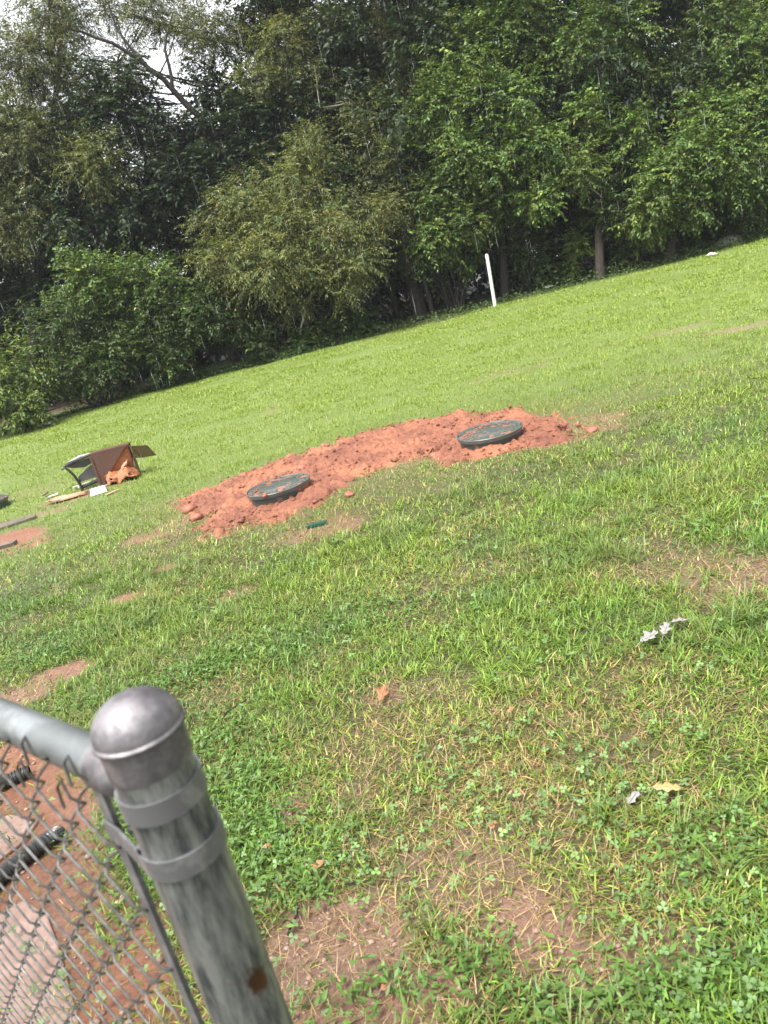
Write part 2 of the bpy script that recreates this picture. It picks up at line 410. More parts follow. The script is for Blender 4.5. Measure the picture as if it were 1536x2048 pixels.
# crumbly dug clay: a finer sheet lying on the ground
def clay_h(x, y):
    a = fbm(x, y, .13, 301, 2); b_ = fbm(x, y, .055, 305, 2); c_ = fbm(x, y, .024, 309, 2)
    return .034 * np.clip(a - .44, 0, 1) * 2 + .03 * np.abs(b_ - .5) * 2 + .016 * (c_ - .35)
cx, cy = np.meshgrid(np.arange(-1.75, 2.0, .0105), np.arange(4.6, 7.3, .0105)); s_ = sdf_poly(cx, cy, CLAY) + (fbm(cx, cy, .22, 3) - .5) * .30 + (fbm(cx, cy, .07, 333) - .5) * .36 + .22 * sstep(.58, .70, fbm(cx, cy, .34, 555))
cz = gz(cx, cy) + sstep(.03, -.12, s_) * clay_h(cx, cy) + np.where(s_ > .03, -.03, .004 - .02 * sstep(-.02, .03, s_))
ins = s_ < .05; ii = np.arange(cx.size).reshape(cx.shape); qd = np.stack([ii[:-1, :-1], ii[:-1, 1:], ii[1:, 1:], ii[1:, :-1]], -1).reshape(-1, 4)
fl = ins.ravel(); qd = qd[fl[qd].all(1)]; us = np.unique(qd); rm = np.zeros(cx.size, int); rm[us] = np.arange(len(us))
tag(mesh_np('soil', np.stack([cx.ravel(), cy.ravel(), cz.ravel()], -1)[us], rm[qd], 4, M['clay'], smooth=True), kind='structure')

# ------------------------------------------------------------------ grass and small plants
def blades(x, y, L, wd, az, lean, curl, col, seg):
    """curved tapering blades; returns V, tri list, colours"""
    n = len(x); z = gz(x, y)
    t = {1: [0.], 2: [0., .5], 3: [0., .38, .72]}[seg]
    d = np.stack([np.cos(az), np.sin(az)], -1); s = np.stack([-np.sin(az), np.cos(az)], -1)
    Vs = []
    def cen(u):
        ang = lean + curl * u            # from vertical
        r = L * u * np.sin(lean + curl * u * .6); h = L * u * np.cos(np.minimum(lean + curl * u * .6, 1.5))
        return np.stack([x + d[:, 0] * r, y + d[:, 1] * r, z - .006 + np.maximum(h, .004 * u)], -1)
    for u in t:
        c = cen(u); w = wd * (.75 if u == 0 else 1.0 - .55 * u) / 2
        off = np.stack([s[:, 0] * w, s[:, 1] * w, np.zeros(n)], -1)
        Vs += [c - off, c + off]
    Vs.append(cen(1.0))
    k = len(Vs); V = np.stack(Vs, 1)
    tri = []
    for i in range(len(t) - 1): tri += [[2 * i, 2 * i + 1, 2 * i + 3], [2 * i, 2 * i + 3, 2 * i + 2]]
    tri.append([k - 3, k - 2, k - 1])
    F = (np.arange(n) * k)[:, None, None] + np.array(tri)[None]
    C = np.repeat(col[:, None, :], k, 1)
    return V.reshape(-1, 3), F.reshape(-1, 3), C.reshape(-1, 3)
def join(parts):
    V, F, C, b_ = [], [], [], 0
    for v, f, c in parts:
        V.append(v); F.append(f + b_); C.append(c); b_ += len(v)
    return np.concatenate(V), np.concatenate(F), np.concatenate(C)
def scatter(y0, y1, dens, rng=RNG):
    xa = .5 * y1 + 1.3; xb = .6 * y1 + 1.5
    n = int((xa + xb) * (y1 - y0) * dens)
    x = rng.uniform(-xa, xb, n); y = rng.uniform(y0, y1, n)
    k = (x > -(.5 * y + 1.3)) & (x < .6 * y + 1.5); k &= (rng.random(n) < .4) | ((x > -(.5 * y + .8)) & (x < .6 * y + .65))
    return x[k], y[k]
LUSH = np.array([.098, .178, .024]); YEL = np.array([.22, .262, .044]); STRAW = np.array([.33, .235, .105]); BRN = np.array([.17, .125, .04]); BLUE = np.array([.06, .115, .035])
LIDS = [(gp(560, 981, .07), .262), (gp(981, 872, .07), .268), (gp(-30, 1012, .05), .262)]
def hard_clear(x, y):
    k = np.ones(len(x), bool)
    for c, r in LIDS: k &= np.hypot(x - c[0], y - c[1]) > r + .015
    return k
def grass_band(y0, y1, dens, seg, L, W_, bunch=.5):
    x, y = scatter(y0, y1, dens)
    cl_, ba_, dr_ = zones(x, y)
    tuft = sstep(.3, .62, fbm(x, y, .055 * max(1, y0 / 2.5), 90, 2))
    p = (1 - ba_ * .985) * (.5 + .5 * tuft) * (1 - .1 * dr_)
    k = (RNG.random(len(x)) < p) & hard_clear(x, y) & (y < 17.15 + .5 * (vn(x, y, 1.2, 9) - .5) * 1.5)
    x, y, dr_, tuft = x[k], y[k], dr_[k], tuft[k]; n = len(x)
    far = sstep(5.2, 8.5, y)
    tall = .55 + .9 * fbm(x, y, .4, 33) * (.6 + .6 * tuft)
    ll = L * tall * RNG.uniform(.55, 1.4, n) * (1 - .35 * dr_)
    r = RNG.random(n)
    base = LUSH * (1 - far[:, None]) + np.array([.165, .235, .036]) * far[:, None]
    mx = np.clip(fbm(x, y, .8, 51) * 1.5 - .45 + .35 * RNG.standard_normal(n), 0, 1)[:, None]
    col = base * (1 - mx * .7 * (1 - .4 * far[:, None])) + YEL * mx * .7 * (1 - .4 * far[:, None])
    bl = (sstep(.52, .7, fbm(x, y, .5, 57)) * (1 - far))[:, None]
    col = col * (1 - bl * .5) + BLUE * bl * .5
    isdry = r < (.03 + .42 * dr_) * (1 - .7 * far)
    dc = np.where(RNG.random((n, 1)) < .6, STRAW, BRN)
    col = np.where(isdry[:, None], dc, col) * np.exp(RNG.standard_normal((n, 1)) * (.36 - .24 * far[:, None]))
    flat = RNG.uniform(.2, 1.1, n) + .3 * isdry
    return blades(x, y, ll, W_ * RNG.uniform(.6, 1.35, n), RNG.uniform(0, 2 * pi, n), np.clip(flat, .05, 1.25), RNG.uniform(.1, 1.5, n), col, seg)
def long_tufts(nt_, y0, y1):
    """scattered longer bunches"""
    x, y = scatter(y0, y1, nt_); k = sstep(.5, .75, fbm(x, y, .5, 99)) > RNG.random(len(x)); cl_, ba_, dr_ = zones(x, y); k &= (ba_ < .4) & hard_clear(x, y)
    x, y = x[k], y[k]; m_ = 16
    X_ = np.repeat(x, m_) + RNG.normal(0, .012, len(x) * m_); Y_ = np.repeat(y, m_) + RNG.normal(0, .012, len(x) * m_); n = len(X_)
    tc = np.repeat(np.where(RNG.random((len(x), 1)) < .5, np.array([[.10, .16, .03]]), np.array([[.15, .19, .045]])), m_, 0)
    return blades(X_, Y_, RNG.uniform(.06, .15, n), RNG.uniform(.0028, .0055, n), RNG.uniform(0, 2 * pi, n), RNG.uniform(.15, .85, n), RNG.uniform(.3, 1.4, n), tc * RNG.lognormal(0, .18, (n, 1)), 3)
def dead_straw(y0, y1, dens):
    x, y = scatter(y0, y1, dens); cl_, ba_, dr_ = zones(x, y)
    k = (RNG.random(len(x)) < np.clip(dr_ * .9 + .08, 0, 1) * (1 - .75 * cl_)) & hard_clear(x, y); x, y = x[k], y[k]; n = len(x)
    col = np.where(RNG.random((n, 1)) < .6, np.array([[.38, .27, .13]]), np.array([[.22, .14, .06]])) * RNG.lognormal(0, .2, (n, 1))
    return blades(x, y, RNG.uniform(.03, .10, n), RNG.uniform(.0015, .003, n), RNG.uniform(0, 2 * pi, n), RNG.uniform(1.0, 1.45, n), RNG.uniform(-.1, .25, n), col, 2)

G = [grass_band(.9, 2.6, 18800, 3, .056, .0044), grass_band(2.6, 4.4, 14500, 2, .056, .0052), grass_band(4.4, 6, 7500, 2, .05, .0066), grass_band(6, 8, 5800, 1, .048, .009),
     grass_band(8, 12, 4000, 1, .045, .013), grass_band(12, 17.6, 2300, 1, .042, .02), long_tufts(110, 1.0, 5.2), dead_straw(.9, 3.2, 6500), dead_straw(3.2, 7, 2300)]
V, F_, Cc = join(G)
tag(mesh_np('lawn_grass', V, F_, 3, M['grass'], color=Cc), 'patchy green and straw-coloured grass covering the lawn', 'grass', kind='stuff')

def leaf_fan(P, D, Nn, L, Wd, shape):
    """leaf blades from base P along D, normal Nn; shape list of (u, halfwidth)"""
    n = len(P); S_ = norm(np.cross(D, Nn)); Vs = [P]
    for u, w in shape:
        Vs.append(P + D * (L * u)[:, None] + S_ * (Wd * w)[:, None] + Nn * (Wd * .18 * (w > 0))[:, None])
    Vs.append(P + D * L[:, None])
    for u, w in reversed(shape):
        Vs.append(P + D * (L * u)[:, None] - S_ * (Wd * w)[:, None] + Nn * (Wd * .18 * (w > 0))[:, None])
    k = len(Vs); V = np.stack(Vs, 1); tip = 1 + len(shape)
    tri = [[0, i, i + 1] for i in range(1, tip)] + [[0, i, i + 1] for i in range(tip, k - 1)]
    F = (np.arange(n) * k)[:, None, None] + np.array(tri)[None]
    return V, F, k
def clover(y0, y1, dens):
    x, y = scatter(y0, y1, dens); cl_, ba_, dr_ = zones(x, y)
    p = sstep(.42, .68, fbm(x, y, .45, 131)) * (1 - ba_ * .75)
    k = (RNG.random(len(x)) < p) & hard_clear(x, y); x, y = x[k], y[k]; n = len(x)
    h = RNG.uniform(.015, .055, n); z = gz(x, y) + h; a0 = RNG.uniform(0, 2 * pi, n); parts = []
    col = np.array([.11, .185, .06]) * RNG.lognormal(0, .25, (n, 1)); r = RNG.uniform(.005, .0105, n)
    tl = RNG.normal(0, .25, (n, 3)); nn = norm(np.array([0, 0, 1.0]) + tl)
    for j in range(3):
        a_ = a0 + j * 2 * pi / 3; D = np.stack([np.cos(a_), np.sin(a_), np.zeros(n)], -1); D = norm(D - nn * np.sum(D * nn, -1, keepdims=True))
        V, F, kk = leaf_fan(np.stack([x, y, z], -1), D, nn, r * 1.5, r * .72, [(.45, .8), (.8, .85)])
        parts.append((V.reshape(-1, 3), F.reshape(-1, 3), np.repeat(col, kk, 0)))
    return join(parts)
V, F_, Cc = join([clover(.9, 2.6, 620), clover(2.6, 4.5, 160)])
tag(mesh_np('clover', V, F_, 3, M['grass'], color=Cc), 'small pale green clover leaves spread through the near grass', 'clover', kind='stuff')
def weeds():
    """low leafy weed mats"""
    spots = [(480, 1560, .22, .2), (520, 1720, .14, .22), (620, 1780, .16, .12), (960, 1930, .12, .1), (430, 1480, .2, .2), (250, 1660, .12, .2), (300, 1790, .1, .15), (60, 1330, .35, .16),
             (200, 1400, .22, .12), (330, 1380, .25, .12), (450, 1330, .3, .2), (1400, 1950, .3, .12), (560, 1640, .12, .1), (760, 1990, .2, .08), (1150, 2020, .3, .06), (700, 1250, .5, .3), (200, 1270, .6, .2), (1450, 1700, .25, .15)]
    PP, DD, NN, LL, CC = [], [], [], [], []
    for px, py, a, b_ in spots:
        c = gp(px, py); n = int(430 * min(a * b_ / .03, 2.0))
        x = c[0] + RNG.normal(0, a * .55, n); y = c[1] + RNG.normal(0, b_ * .55, n); z = gz(x, y) + RNG.uniform(.004, .042, n)
        az = RNG.uniform(0, 2 * pi, n); el = RNG.uniform(-.25, .7, n)
        D = np.stack([np.cos(az) * np.cos(el), np.sin(az) * np.cos(el), np.sin(el)], -1)
        up = norm(np.array([0, 0, 1.]) + RNG.normal(0, .25, (n, 3))); up = norm(up - D * np.sum(D * up, -1, keepdims=True))
        PP.append(np.stack([x, y, z], -1)); DD.append(D); NN.append(up); LL.append(RNG.uniform(.016, .036, n))
        CC.append(np.array([.08, .15, .028]) * RNG.lognormal(0, .22, (n, 1)))
    P, D, Nn, L, C_ = map(np.concatenate, (PP, DD, NN, LL, CC))
    V, F, k = leaf_fan(P, D, Nn, L, L * .16, [(.4, 1.)])
    return V.reshape(-1, 3), F.reshape(-1, 3), np.repeat(C_, k, 0)
V, F_, Cc = weeds()
tag(mesh_np('leafy_weeds', V, F_, 3, M['grass'], color=Cc), 'low mats of narrow-leaved green weeds among the grass', 'weeds', kind='stuff')
# ------------------------------------------------------------------ trees
# leaf kinds: length, width/length, droop, colour, colour spread; the dark kind carries the wood's shade in its colour
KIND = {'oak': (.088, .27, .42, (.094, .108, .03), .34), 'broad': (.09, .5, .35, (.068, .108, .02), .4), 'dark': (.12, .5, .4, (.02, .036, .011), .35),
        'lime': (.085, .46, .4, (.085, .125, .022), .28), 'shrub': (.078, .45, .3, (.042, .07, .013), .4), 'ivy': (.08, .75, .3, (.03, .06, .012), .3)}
def bough(c, r, n, kind, rng, lsc=1.0, flat=.8, cmul=1.0):
    """leafy sprays filling an uneven ellipsoid: returns leaf arrays and twig lines"""
    L0, wr, droop, col, cs = KIND[kind]; per = 13; m_ = max(6, n // per)
    u = norm(rng.normal(0, 1, (m_, 3))); rad = rng.random(m_) ** .42
    lump = .72 + .5 * np.sin(u[:, 0] * 3.1 + c[0] * 5) * np.sin(u[:, 2] * 3.7 + c[2] * 3) + .18 * rng.standard_normal(m_)
    P0 = c + u * (rad * np.clip(lump, .35, 1.3))[:, None] * np.array([r, r * .9, r * flat])
    D = norm(u * .8 + rng.normal(0, .45, (m_, 3)) + np.array([0, -.12, -.25 * droop]))
    TL = rng.uniform(.28, .6, m_) * min(1.0, r + .25) * lsc
    k = np.arange(per); t = (k + .6) / per
    bend = np.array([0, 0, -1.]) * droop * .45
    P = P0[:, None, :] + D[:, None, :] * (TL[:, None] * t)[..., None] + bend * (TL[:, None] * t ** 2)[..., None]
    tdir = norm(D[:, None, :] + 2 * bend * t[None, :, None])
    side = norm(np.cross(tdir, np.array([0, 0, 1.]) + rng.normal(0, .15, (m_, per, 3)))); sgn = np.where(k % 2 == 0, 1., -1.)[None, :, None]
    LD = norm(tdir * .55 + side * sgn * .75 + np.array([0, 0, -1.]) * droop * rng.uniform(.2, 1.1, (m_, per, 1)) + rng.normal(0, .25, (m_, per, 3)))
    up = np.array([0, -.12, 1.]) + rng.normal(0, .45, (m_, per, 3)); up = norm(up - LD * np.sum(up * LD, -1, keepdims=True))
    L = L0 * lsc * rng.uniform(.65, 1.25, (m_, per)); Wd = L * wr * .5
    C_ = np.array(col) * cmul * rng.lognormal(0, cs * .55, (m_, 1, 1)) * rng.lognormal(0, cs * .6, (m_, per, 1)) * np.array([1, 1, 1.])  # cmul lightens front boughs, darkens rear ones: light and shade in leaf colour
    hue = rng.normal(0, .13, (m_, 1, 1)); C_ = C_ * (1 + hue * np.array([1, .25, -.5]))
    yl = rng.random((m_, per, 1)) < .006; C_ = np.where(yl, np.array([.2, .16, .03]), C_)
    return P.reshape(-1, 3), LD.reshape(-1, 3), up.reshape(-1, 3), L.ravel(), Wd.ravel(), C_.reshape(-1, 3), P0, P[:, -1, :]
def leaves_mesh(name, parts, parent, mat=None):
    P, D, U, L, Wd, C_ = [np.concatenate([p[i] for p in parts]) for i in range(6)]
    n = len(P); S_ = np.cross(D, U)
    mid = P + D * (L * .45)[:, None] + U * (Wd * .3)[:, None]
    tip = P + D * L[:, None] - U * (L * .12)[:, None]
    V = np.stack([P, mid + S_ * Wd[:, None], tip, mid - S_ * Wd[:, None]], 1)
    F = (np.arange(n) * 4)[:, None, None] + np.array([[0, 1, 2], [0, 2, 3]])[None]
    return mesh_np(name, V.reshape(-1, 3), F.reshape(-1, 3), 3, mat or M['leaf'], parent, color=np.repeat(np.clip(C_, .004, .6), 4, 0))
def wig(a, b, n, amp, rng):
    a = np.array(a, float); b = np.array(b, float); t = np.linspace(0, 1, n)[:, None]
    w = np.cumsum(rng.normal(0, amp, (n, 3)), 0); w = w - t * w[-1]; w -= w[0] * (1 - t)
    return a + (b - a) * t + w
NLEAF = [0]
def tree(name, label, base, top, r0, boughs, bark='bark', seed=1, twigs=True, cat='tree', group=None, limbs=()):
    """base: ground point, top: end of the leader, boughs: (centre, radius, leaves, kind, leaf scale, tint)"""
    rng = np.random.default_rng(seed); base = np.array(base, float); base[2] = float(gz(base[0], base[1])) - .05
    root = empty(name, base); tag(root, label, cat, group)
    loc = lambda p: np.array(p) - base
    tp = wig(base, top, 9, r0 * .35, rng); H = np.linalg.norm(tp[-1] - tp[0])
    tr = [r0 * (1.3 if i == 0 else 1.05 if i == 1 else 1 - .86 * i / 8) for i in range(9)]
    mb = MB(); mb.tube([loc(p) for p in tp], tr, 10)
    mb.build('trunk', M[bark], root, smooth=True)
    parts = []; tw = MB()
    for c, r, n, kind, lsc, cm in boughs:
        b_ = bough(np.array(c, float) , r, n, kind, rng, lsc, cmul=cm); parts.append(b_); NLEAF[0] += len(b_[0])
        # limb from the trunk, below the bough
        zz = np.clip(c[2] - .35 * np.hypot(c[0] - base[0], c[1] - base[1]) - .2, tp[0][2] + .25 * (tp[-1][2] - tp[0][2]), tp[-1][2])
        i = int(np.argmin(np.abs(tp[:, 2] - zz))); st = tp[i]
        lp = wig(st, c, 6, .07, rng); rr = min(tr[i] * .55, (.015 + .018 * np.linalg.norm(lp[-1] - lp[0])))
        lm = MB(); lm.tube([loc(p) for p in lp], [max(rr * (1 - .8 * k / 5), .008) for k in range(6)], 6); lm.build('limb', M[bark], root, smooth=True)
        if twigs:
            for j in range(0, len(b_[6]), max(1, len(b_[6]) // 16)):
                s0 = lp[3 + j % 3]; e = b_[6][j]
                tw.tube([loc(p) for p in wig(s0, e, 4, .04, rng)], [.010, .008, .006, .004], 3, False)
            for j in range(0, len(b_[6]), 6):
                tw.tube([loc(b_[6][j]), loc((b_[6][j] + b_[7][j]) / 2 + np.array([0, 0, .01])), loc(b_[7][j])], [.005, .004, .002], 3, False)
    for pts, ra, rb, bk in limbs:
        q = []
        for k in range(len(pts) - 1): q += list(wig(pts[k], pts[k + 1], 4, .03, rng))[:3]
        q.append(np.array(pts[-1])); nn = len(q)
        l2 = MB(); l2.tube([loc(p) for p in q], [ra + (rb - ra) * k / (nn - 1) for k in range(nn)], 7); l2.build('branch', M[bk], root, smooth=True)
    if tw.V: tag(tw.build('twigs', M[bark], root), kind='stuff')
    if parts:
        parts = [tuple([p[0] - base]) + p[1:] for p in parts]; leaves_mesh('crown', parts, root)
    return root
def B(px, py, depth, rpx, kind, dens=1.0, lsc=1.0, cm=1.0):
    r = rpx * .9 * depth / FPX
    return (at(px, py, depth), r, int((6800 if kind in ('broad', 'lime') else 6600) * (r ** 1.7) * dens / lsc ** 1.6 * (.75 if py < -20 or px < -30 or px > 1560 else 1)), kind, lsc, cm)
def tb(px, depth):
    """ground point under image column px at the given distance (world y)"""
    lo, hi = 200., 2000.
    for _ in range(50):
        mid_ = (lo + hi) / 2; g = gp(px, mid_) if (FWD + RGT * (px - 768) / FPX + UPV * (1024 - mid_) / FPX)[2] < -.001 else None
        if g is None or g[1] > depth: lo = mid_
        else: hi = mid_
    return gp(px, (lo + hi) / 2)

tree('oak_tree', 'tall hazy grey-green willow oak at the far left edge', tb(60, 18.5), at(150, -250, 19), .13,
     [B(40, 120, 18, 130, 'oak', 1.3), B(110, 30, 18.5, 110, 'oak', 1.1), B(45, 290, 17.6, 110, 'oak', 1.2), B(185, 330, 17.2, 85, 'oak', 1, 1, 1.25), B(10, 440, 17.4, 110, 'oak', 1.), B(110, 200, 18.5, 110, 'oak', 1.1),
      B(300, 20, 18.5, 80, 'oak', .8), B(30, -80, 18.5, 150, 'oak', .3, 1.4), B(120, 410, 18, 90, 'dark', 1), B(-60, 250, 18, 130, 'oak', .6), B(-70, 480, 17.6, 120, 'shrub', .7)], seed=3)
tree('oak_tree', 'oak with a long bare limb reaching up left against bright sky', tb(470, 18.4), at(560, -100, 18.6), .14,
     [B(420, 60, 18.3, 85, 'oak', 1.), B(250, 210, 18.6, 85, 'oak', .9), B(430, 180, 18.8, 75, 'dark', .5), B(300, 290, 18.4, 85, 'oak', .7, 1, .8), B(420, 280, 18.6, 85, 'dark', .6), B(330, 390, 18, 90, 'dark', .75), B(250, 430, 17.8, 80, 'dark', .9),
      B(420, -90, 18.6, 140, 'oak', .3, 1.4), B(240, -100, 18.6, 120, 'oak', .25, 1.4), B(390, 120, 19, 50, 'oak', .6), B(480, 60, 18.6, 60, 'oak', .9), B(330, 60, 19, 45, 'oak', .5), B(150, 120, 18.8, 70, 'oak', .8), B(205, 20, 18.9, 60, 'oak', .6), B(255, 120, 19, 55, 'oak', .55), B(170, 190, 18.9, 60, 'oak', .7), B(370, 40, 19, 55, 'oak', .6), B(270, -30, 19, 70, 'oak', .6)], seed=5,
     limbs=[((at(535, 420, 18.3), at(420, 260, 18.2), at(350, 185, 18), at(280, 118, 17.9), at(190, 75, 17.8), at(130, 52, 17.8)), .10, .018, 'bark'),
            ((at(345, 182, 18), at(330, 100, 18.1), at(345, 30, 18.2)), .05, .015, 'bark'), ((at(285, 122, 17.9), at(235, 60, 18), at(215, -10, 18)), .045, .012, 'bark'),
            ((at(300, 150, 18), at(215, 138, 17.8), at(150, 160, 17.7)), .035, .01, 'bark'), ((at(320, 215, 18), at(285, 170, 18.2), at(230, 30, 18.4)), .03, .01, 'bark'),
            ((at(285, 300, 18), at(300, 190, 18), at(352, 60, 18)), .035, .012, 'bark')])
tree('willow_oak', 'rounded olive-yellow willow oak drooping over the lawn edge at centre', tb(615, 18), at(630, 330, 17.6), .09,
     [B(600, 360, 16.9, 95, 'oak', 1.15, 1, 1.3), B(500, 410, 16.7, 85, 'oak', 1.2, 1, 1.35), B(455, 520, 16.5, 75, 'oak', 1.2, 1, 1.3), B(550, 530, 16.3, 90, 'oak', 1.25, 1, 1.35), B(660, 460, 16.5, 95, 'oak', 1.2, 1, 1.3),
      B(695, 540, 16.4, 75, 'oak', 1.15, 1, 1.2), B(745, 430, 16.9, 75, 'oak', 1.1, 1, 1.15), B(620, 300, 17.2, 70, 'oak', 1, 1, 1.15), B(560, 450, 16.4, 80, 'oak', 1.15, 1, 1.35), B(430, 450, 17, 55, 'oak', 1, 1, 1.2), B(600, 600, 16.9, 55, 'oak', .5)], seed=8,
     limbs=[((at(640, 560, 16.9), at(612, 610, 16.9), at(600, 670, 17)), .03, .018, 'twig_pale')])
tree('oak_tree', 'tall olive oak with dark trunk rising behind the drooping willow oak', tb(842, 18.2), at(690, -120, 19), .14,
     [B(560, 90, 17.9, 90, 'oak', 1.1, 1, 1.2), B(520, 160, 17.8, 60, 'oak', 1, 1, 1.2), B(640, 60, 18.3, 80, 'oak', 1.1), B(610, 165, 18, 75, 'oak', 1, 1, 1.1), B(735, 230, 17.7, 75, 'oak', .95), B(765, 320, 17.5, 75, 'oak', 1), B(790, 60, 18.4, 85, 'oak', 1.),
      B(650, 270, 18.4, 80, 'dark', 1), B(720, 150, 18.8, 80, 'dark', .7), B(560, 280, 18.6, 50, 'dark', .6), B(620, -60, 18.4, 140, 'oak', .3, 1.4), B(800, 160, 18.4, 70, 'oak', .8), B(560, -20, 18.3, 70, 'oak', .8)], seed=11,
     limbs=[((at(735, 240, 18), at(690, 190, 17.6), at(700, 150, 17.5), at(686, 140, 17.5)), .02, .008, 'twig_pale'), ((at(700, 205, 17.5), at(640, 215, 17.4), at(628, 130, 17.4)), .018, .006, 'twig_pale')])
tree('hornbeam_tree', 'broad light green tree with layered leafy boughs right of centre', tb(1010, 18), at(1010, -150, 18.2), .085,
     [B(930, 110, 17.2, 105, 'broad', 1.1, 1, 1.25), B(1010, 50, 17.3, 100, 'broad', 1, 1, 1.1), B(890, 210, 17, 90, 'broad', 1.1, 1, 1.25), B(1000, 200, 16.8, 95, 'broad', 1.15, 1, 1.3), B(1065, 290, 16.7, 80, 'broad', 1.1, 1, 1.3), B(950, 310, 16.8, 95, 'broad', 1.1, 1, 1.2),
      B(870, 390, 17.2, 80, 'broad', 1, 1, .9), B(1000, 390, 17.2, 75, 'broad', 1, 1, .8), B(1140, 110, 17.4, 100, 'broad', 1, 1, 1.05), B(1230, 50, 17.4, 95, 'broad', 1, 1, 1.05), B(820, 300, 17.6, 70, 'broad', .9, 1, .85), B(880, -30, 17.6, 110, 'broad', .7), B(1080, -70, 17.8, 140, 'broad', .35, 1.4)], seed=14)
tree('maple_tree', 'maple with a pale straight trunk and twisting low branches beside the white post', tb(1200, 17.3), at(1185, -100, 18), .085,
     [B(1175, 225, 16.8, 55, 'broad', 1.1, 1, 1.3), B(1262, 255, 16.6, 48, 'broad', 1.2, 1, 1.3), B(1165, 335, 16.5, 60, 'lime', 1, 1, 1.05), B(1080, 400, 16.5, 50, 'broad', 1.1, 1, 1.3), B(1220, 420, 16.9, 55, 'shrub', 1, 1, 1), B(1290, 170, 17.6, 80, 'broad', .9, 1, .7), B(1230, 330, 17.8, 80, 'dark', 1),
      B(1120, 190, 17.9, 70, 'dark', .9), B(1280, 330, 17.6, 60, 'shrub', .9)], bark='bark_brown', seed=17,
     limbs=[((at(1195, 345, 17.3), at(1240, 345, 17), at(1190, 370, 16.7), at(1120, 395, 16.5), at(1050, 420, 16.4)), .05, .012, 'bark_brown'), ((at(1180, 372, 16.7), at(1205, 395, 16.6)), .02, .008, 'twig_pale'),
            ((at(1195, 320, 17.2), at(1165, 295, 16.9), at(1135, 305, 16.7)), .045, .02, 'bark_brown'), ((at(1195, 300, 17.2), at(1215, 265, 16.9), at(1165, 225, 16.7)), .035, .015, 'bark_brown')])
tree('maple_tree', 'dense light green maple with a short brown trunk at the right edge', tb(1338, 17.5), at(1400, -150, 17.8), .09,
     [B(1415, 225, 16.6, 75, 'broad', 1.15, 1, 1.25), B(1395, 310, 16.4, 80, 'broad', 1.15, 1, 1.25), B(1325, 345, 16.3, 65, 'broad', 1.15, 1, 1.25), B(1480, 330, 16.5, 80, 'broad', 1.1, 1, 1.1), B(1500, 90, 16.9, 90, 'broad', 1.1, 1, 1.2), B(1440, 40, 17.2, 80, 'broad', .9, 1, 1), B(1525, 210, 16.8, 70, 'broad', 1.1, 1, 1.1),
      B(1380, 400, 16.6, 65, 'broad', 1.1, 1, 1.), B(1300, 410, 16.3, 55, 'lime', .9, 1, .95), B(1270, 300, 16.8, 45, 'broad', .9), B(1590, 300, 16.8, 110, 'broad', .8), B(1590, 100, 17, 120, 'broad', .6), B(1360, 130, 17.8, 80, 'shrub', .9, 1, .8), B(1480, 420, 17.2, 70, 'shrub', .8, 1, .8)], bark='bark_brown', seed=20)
# second row behind, its leaf colour darkened to hold the depth shade
def copy_tree(o, loc, rz, sc, label):
    c = o.copy(); COL.objects.link(c); c.location = loc; c.rotation_euler = (0, 0, rz); c.scale = sc; c['label'] = label
    for ch in o.children:
        k = ch.copy(); COL.objects.link(k); k.parent = c
    return c
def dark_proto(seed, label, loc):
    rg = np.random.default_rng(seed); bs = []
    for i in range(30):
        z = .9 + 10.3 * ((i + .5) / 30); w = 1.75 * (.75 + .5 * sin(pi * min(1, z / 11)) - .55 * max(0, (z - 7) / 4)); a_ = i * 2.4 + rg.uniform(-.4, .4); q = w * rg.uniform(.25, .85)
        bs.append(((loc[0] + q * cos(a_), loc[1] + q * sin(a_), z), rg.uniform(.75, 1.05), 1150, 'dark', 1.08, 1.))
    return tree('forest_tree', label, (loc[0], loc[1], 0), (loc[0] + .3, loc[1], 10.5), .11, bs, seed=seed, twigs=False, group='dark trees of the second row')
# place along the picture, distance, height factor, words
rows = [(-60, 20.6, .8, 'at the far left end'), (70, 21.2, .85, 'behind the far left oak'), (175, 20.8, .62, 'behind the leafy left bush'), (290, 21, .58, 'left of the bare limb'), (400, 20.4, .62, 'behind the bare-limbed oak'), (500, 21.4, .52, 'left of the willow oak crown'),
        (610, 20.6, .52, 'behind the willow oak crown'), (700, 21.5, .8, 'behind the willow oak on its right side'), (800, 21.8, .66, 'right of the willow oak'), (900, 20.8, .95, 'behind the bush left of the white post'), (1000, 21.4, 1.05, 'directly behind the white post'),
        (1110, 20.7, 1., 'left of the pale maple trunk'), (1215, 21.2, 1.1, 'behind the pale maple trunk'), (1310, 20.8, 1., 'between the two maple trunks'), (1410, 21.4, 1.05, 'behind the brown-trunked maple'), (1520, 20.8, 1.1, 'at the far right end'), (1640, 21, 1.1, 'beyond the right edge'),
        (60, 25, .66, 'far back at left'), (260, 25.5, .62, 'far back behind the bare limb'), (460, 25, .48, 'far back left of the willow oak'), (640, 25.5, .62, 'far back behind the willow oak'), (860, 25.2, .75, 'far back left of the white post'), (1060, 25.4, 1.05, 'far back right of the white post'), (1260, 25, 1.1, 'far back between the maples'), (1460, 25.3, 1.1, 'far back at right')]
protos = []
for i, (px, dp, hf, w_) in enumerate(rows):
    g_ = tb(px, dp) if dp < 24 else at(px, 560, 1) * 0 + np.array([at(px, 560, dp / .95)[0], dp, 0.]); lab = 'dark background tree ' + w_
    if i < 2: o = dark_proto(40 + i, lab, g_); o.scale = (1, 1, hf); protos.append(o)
    else: copy_tree(protos[i % 2], (g_[0], g_[1], -.05), random.uniform(0, 6.28), (random.uniform(.9, 1.1), random.uniform(.9, 1.1), hf), lab)

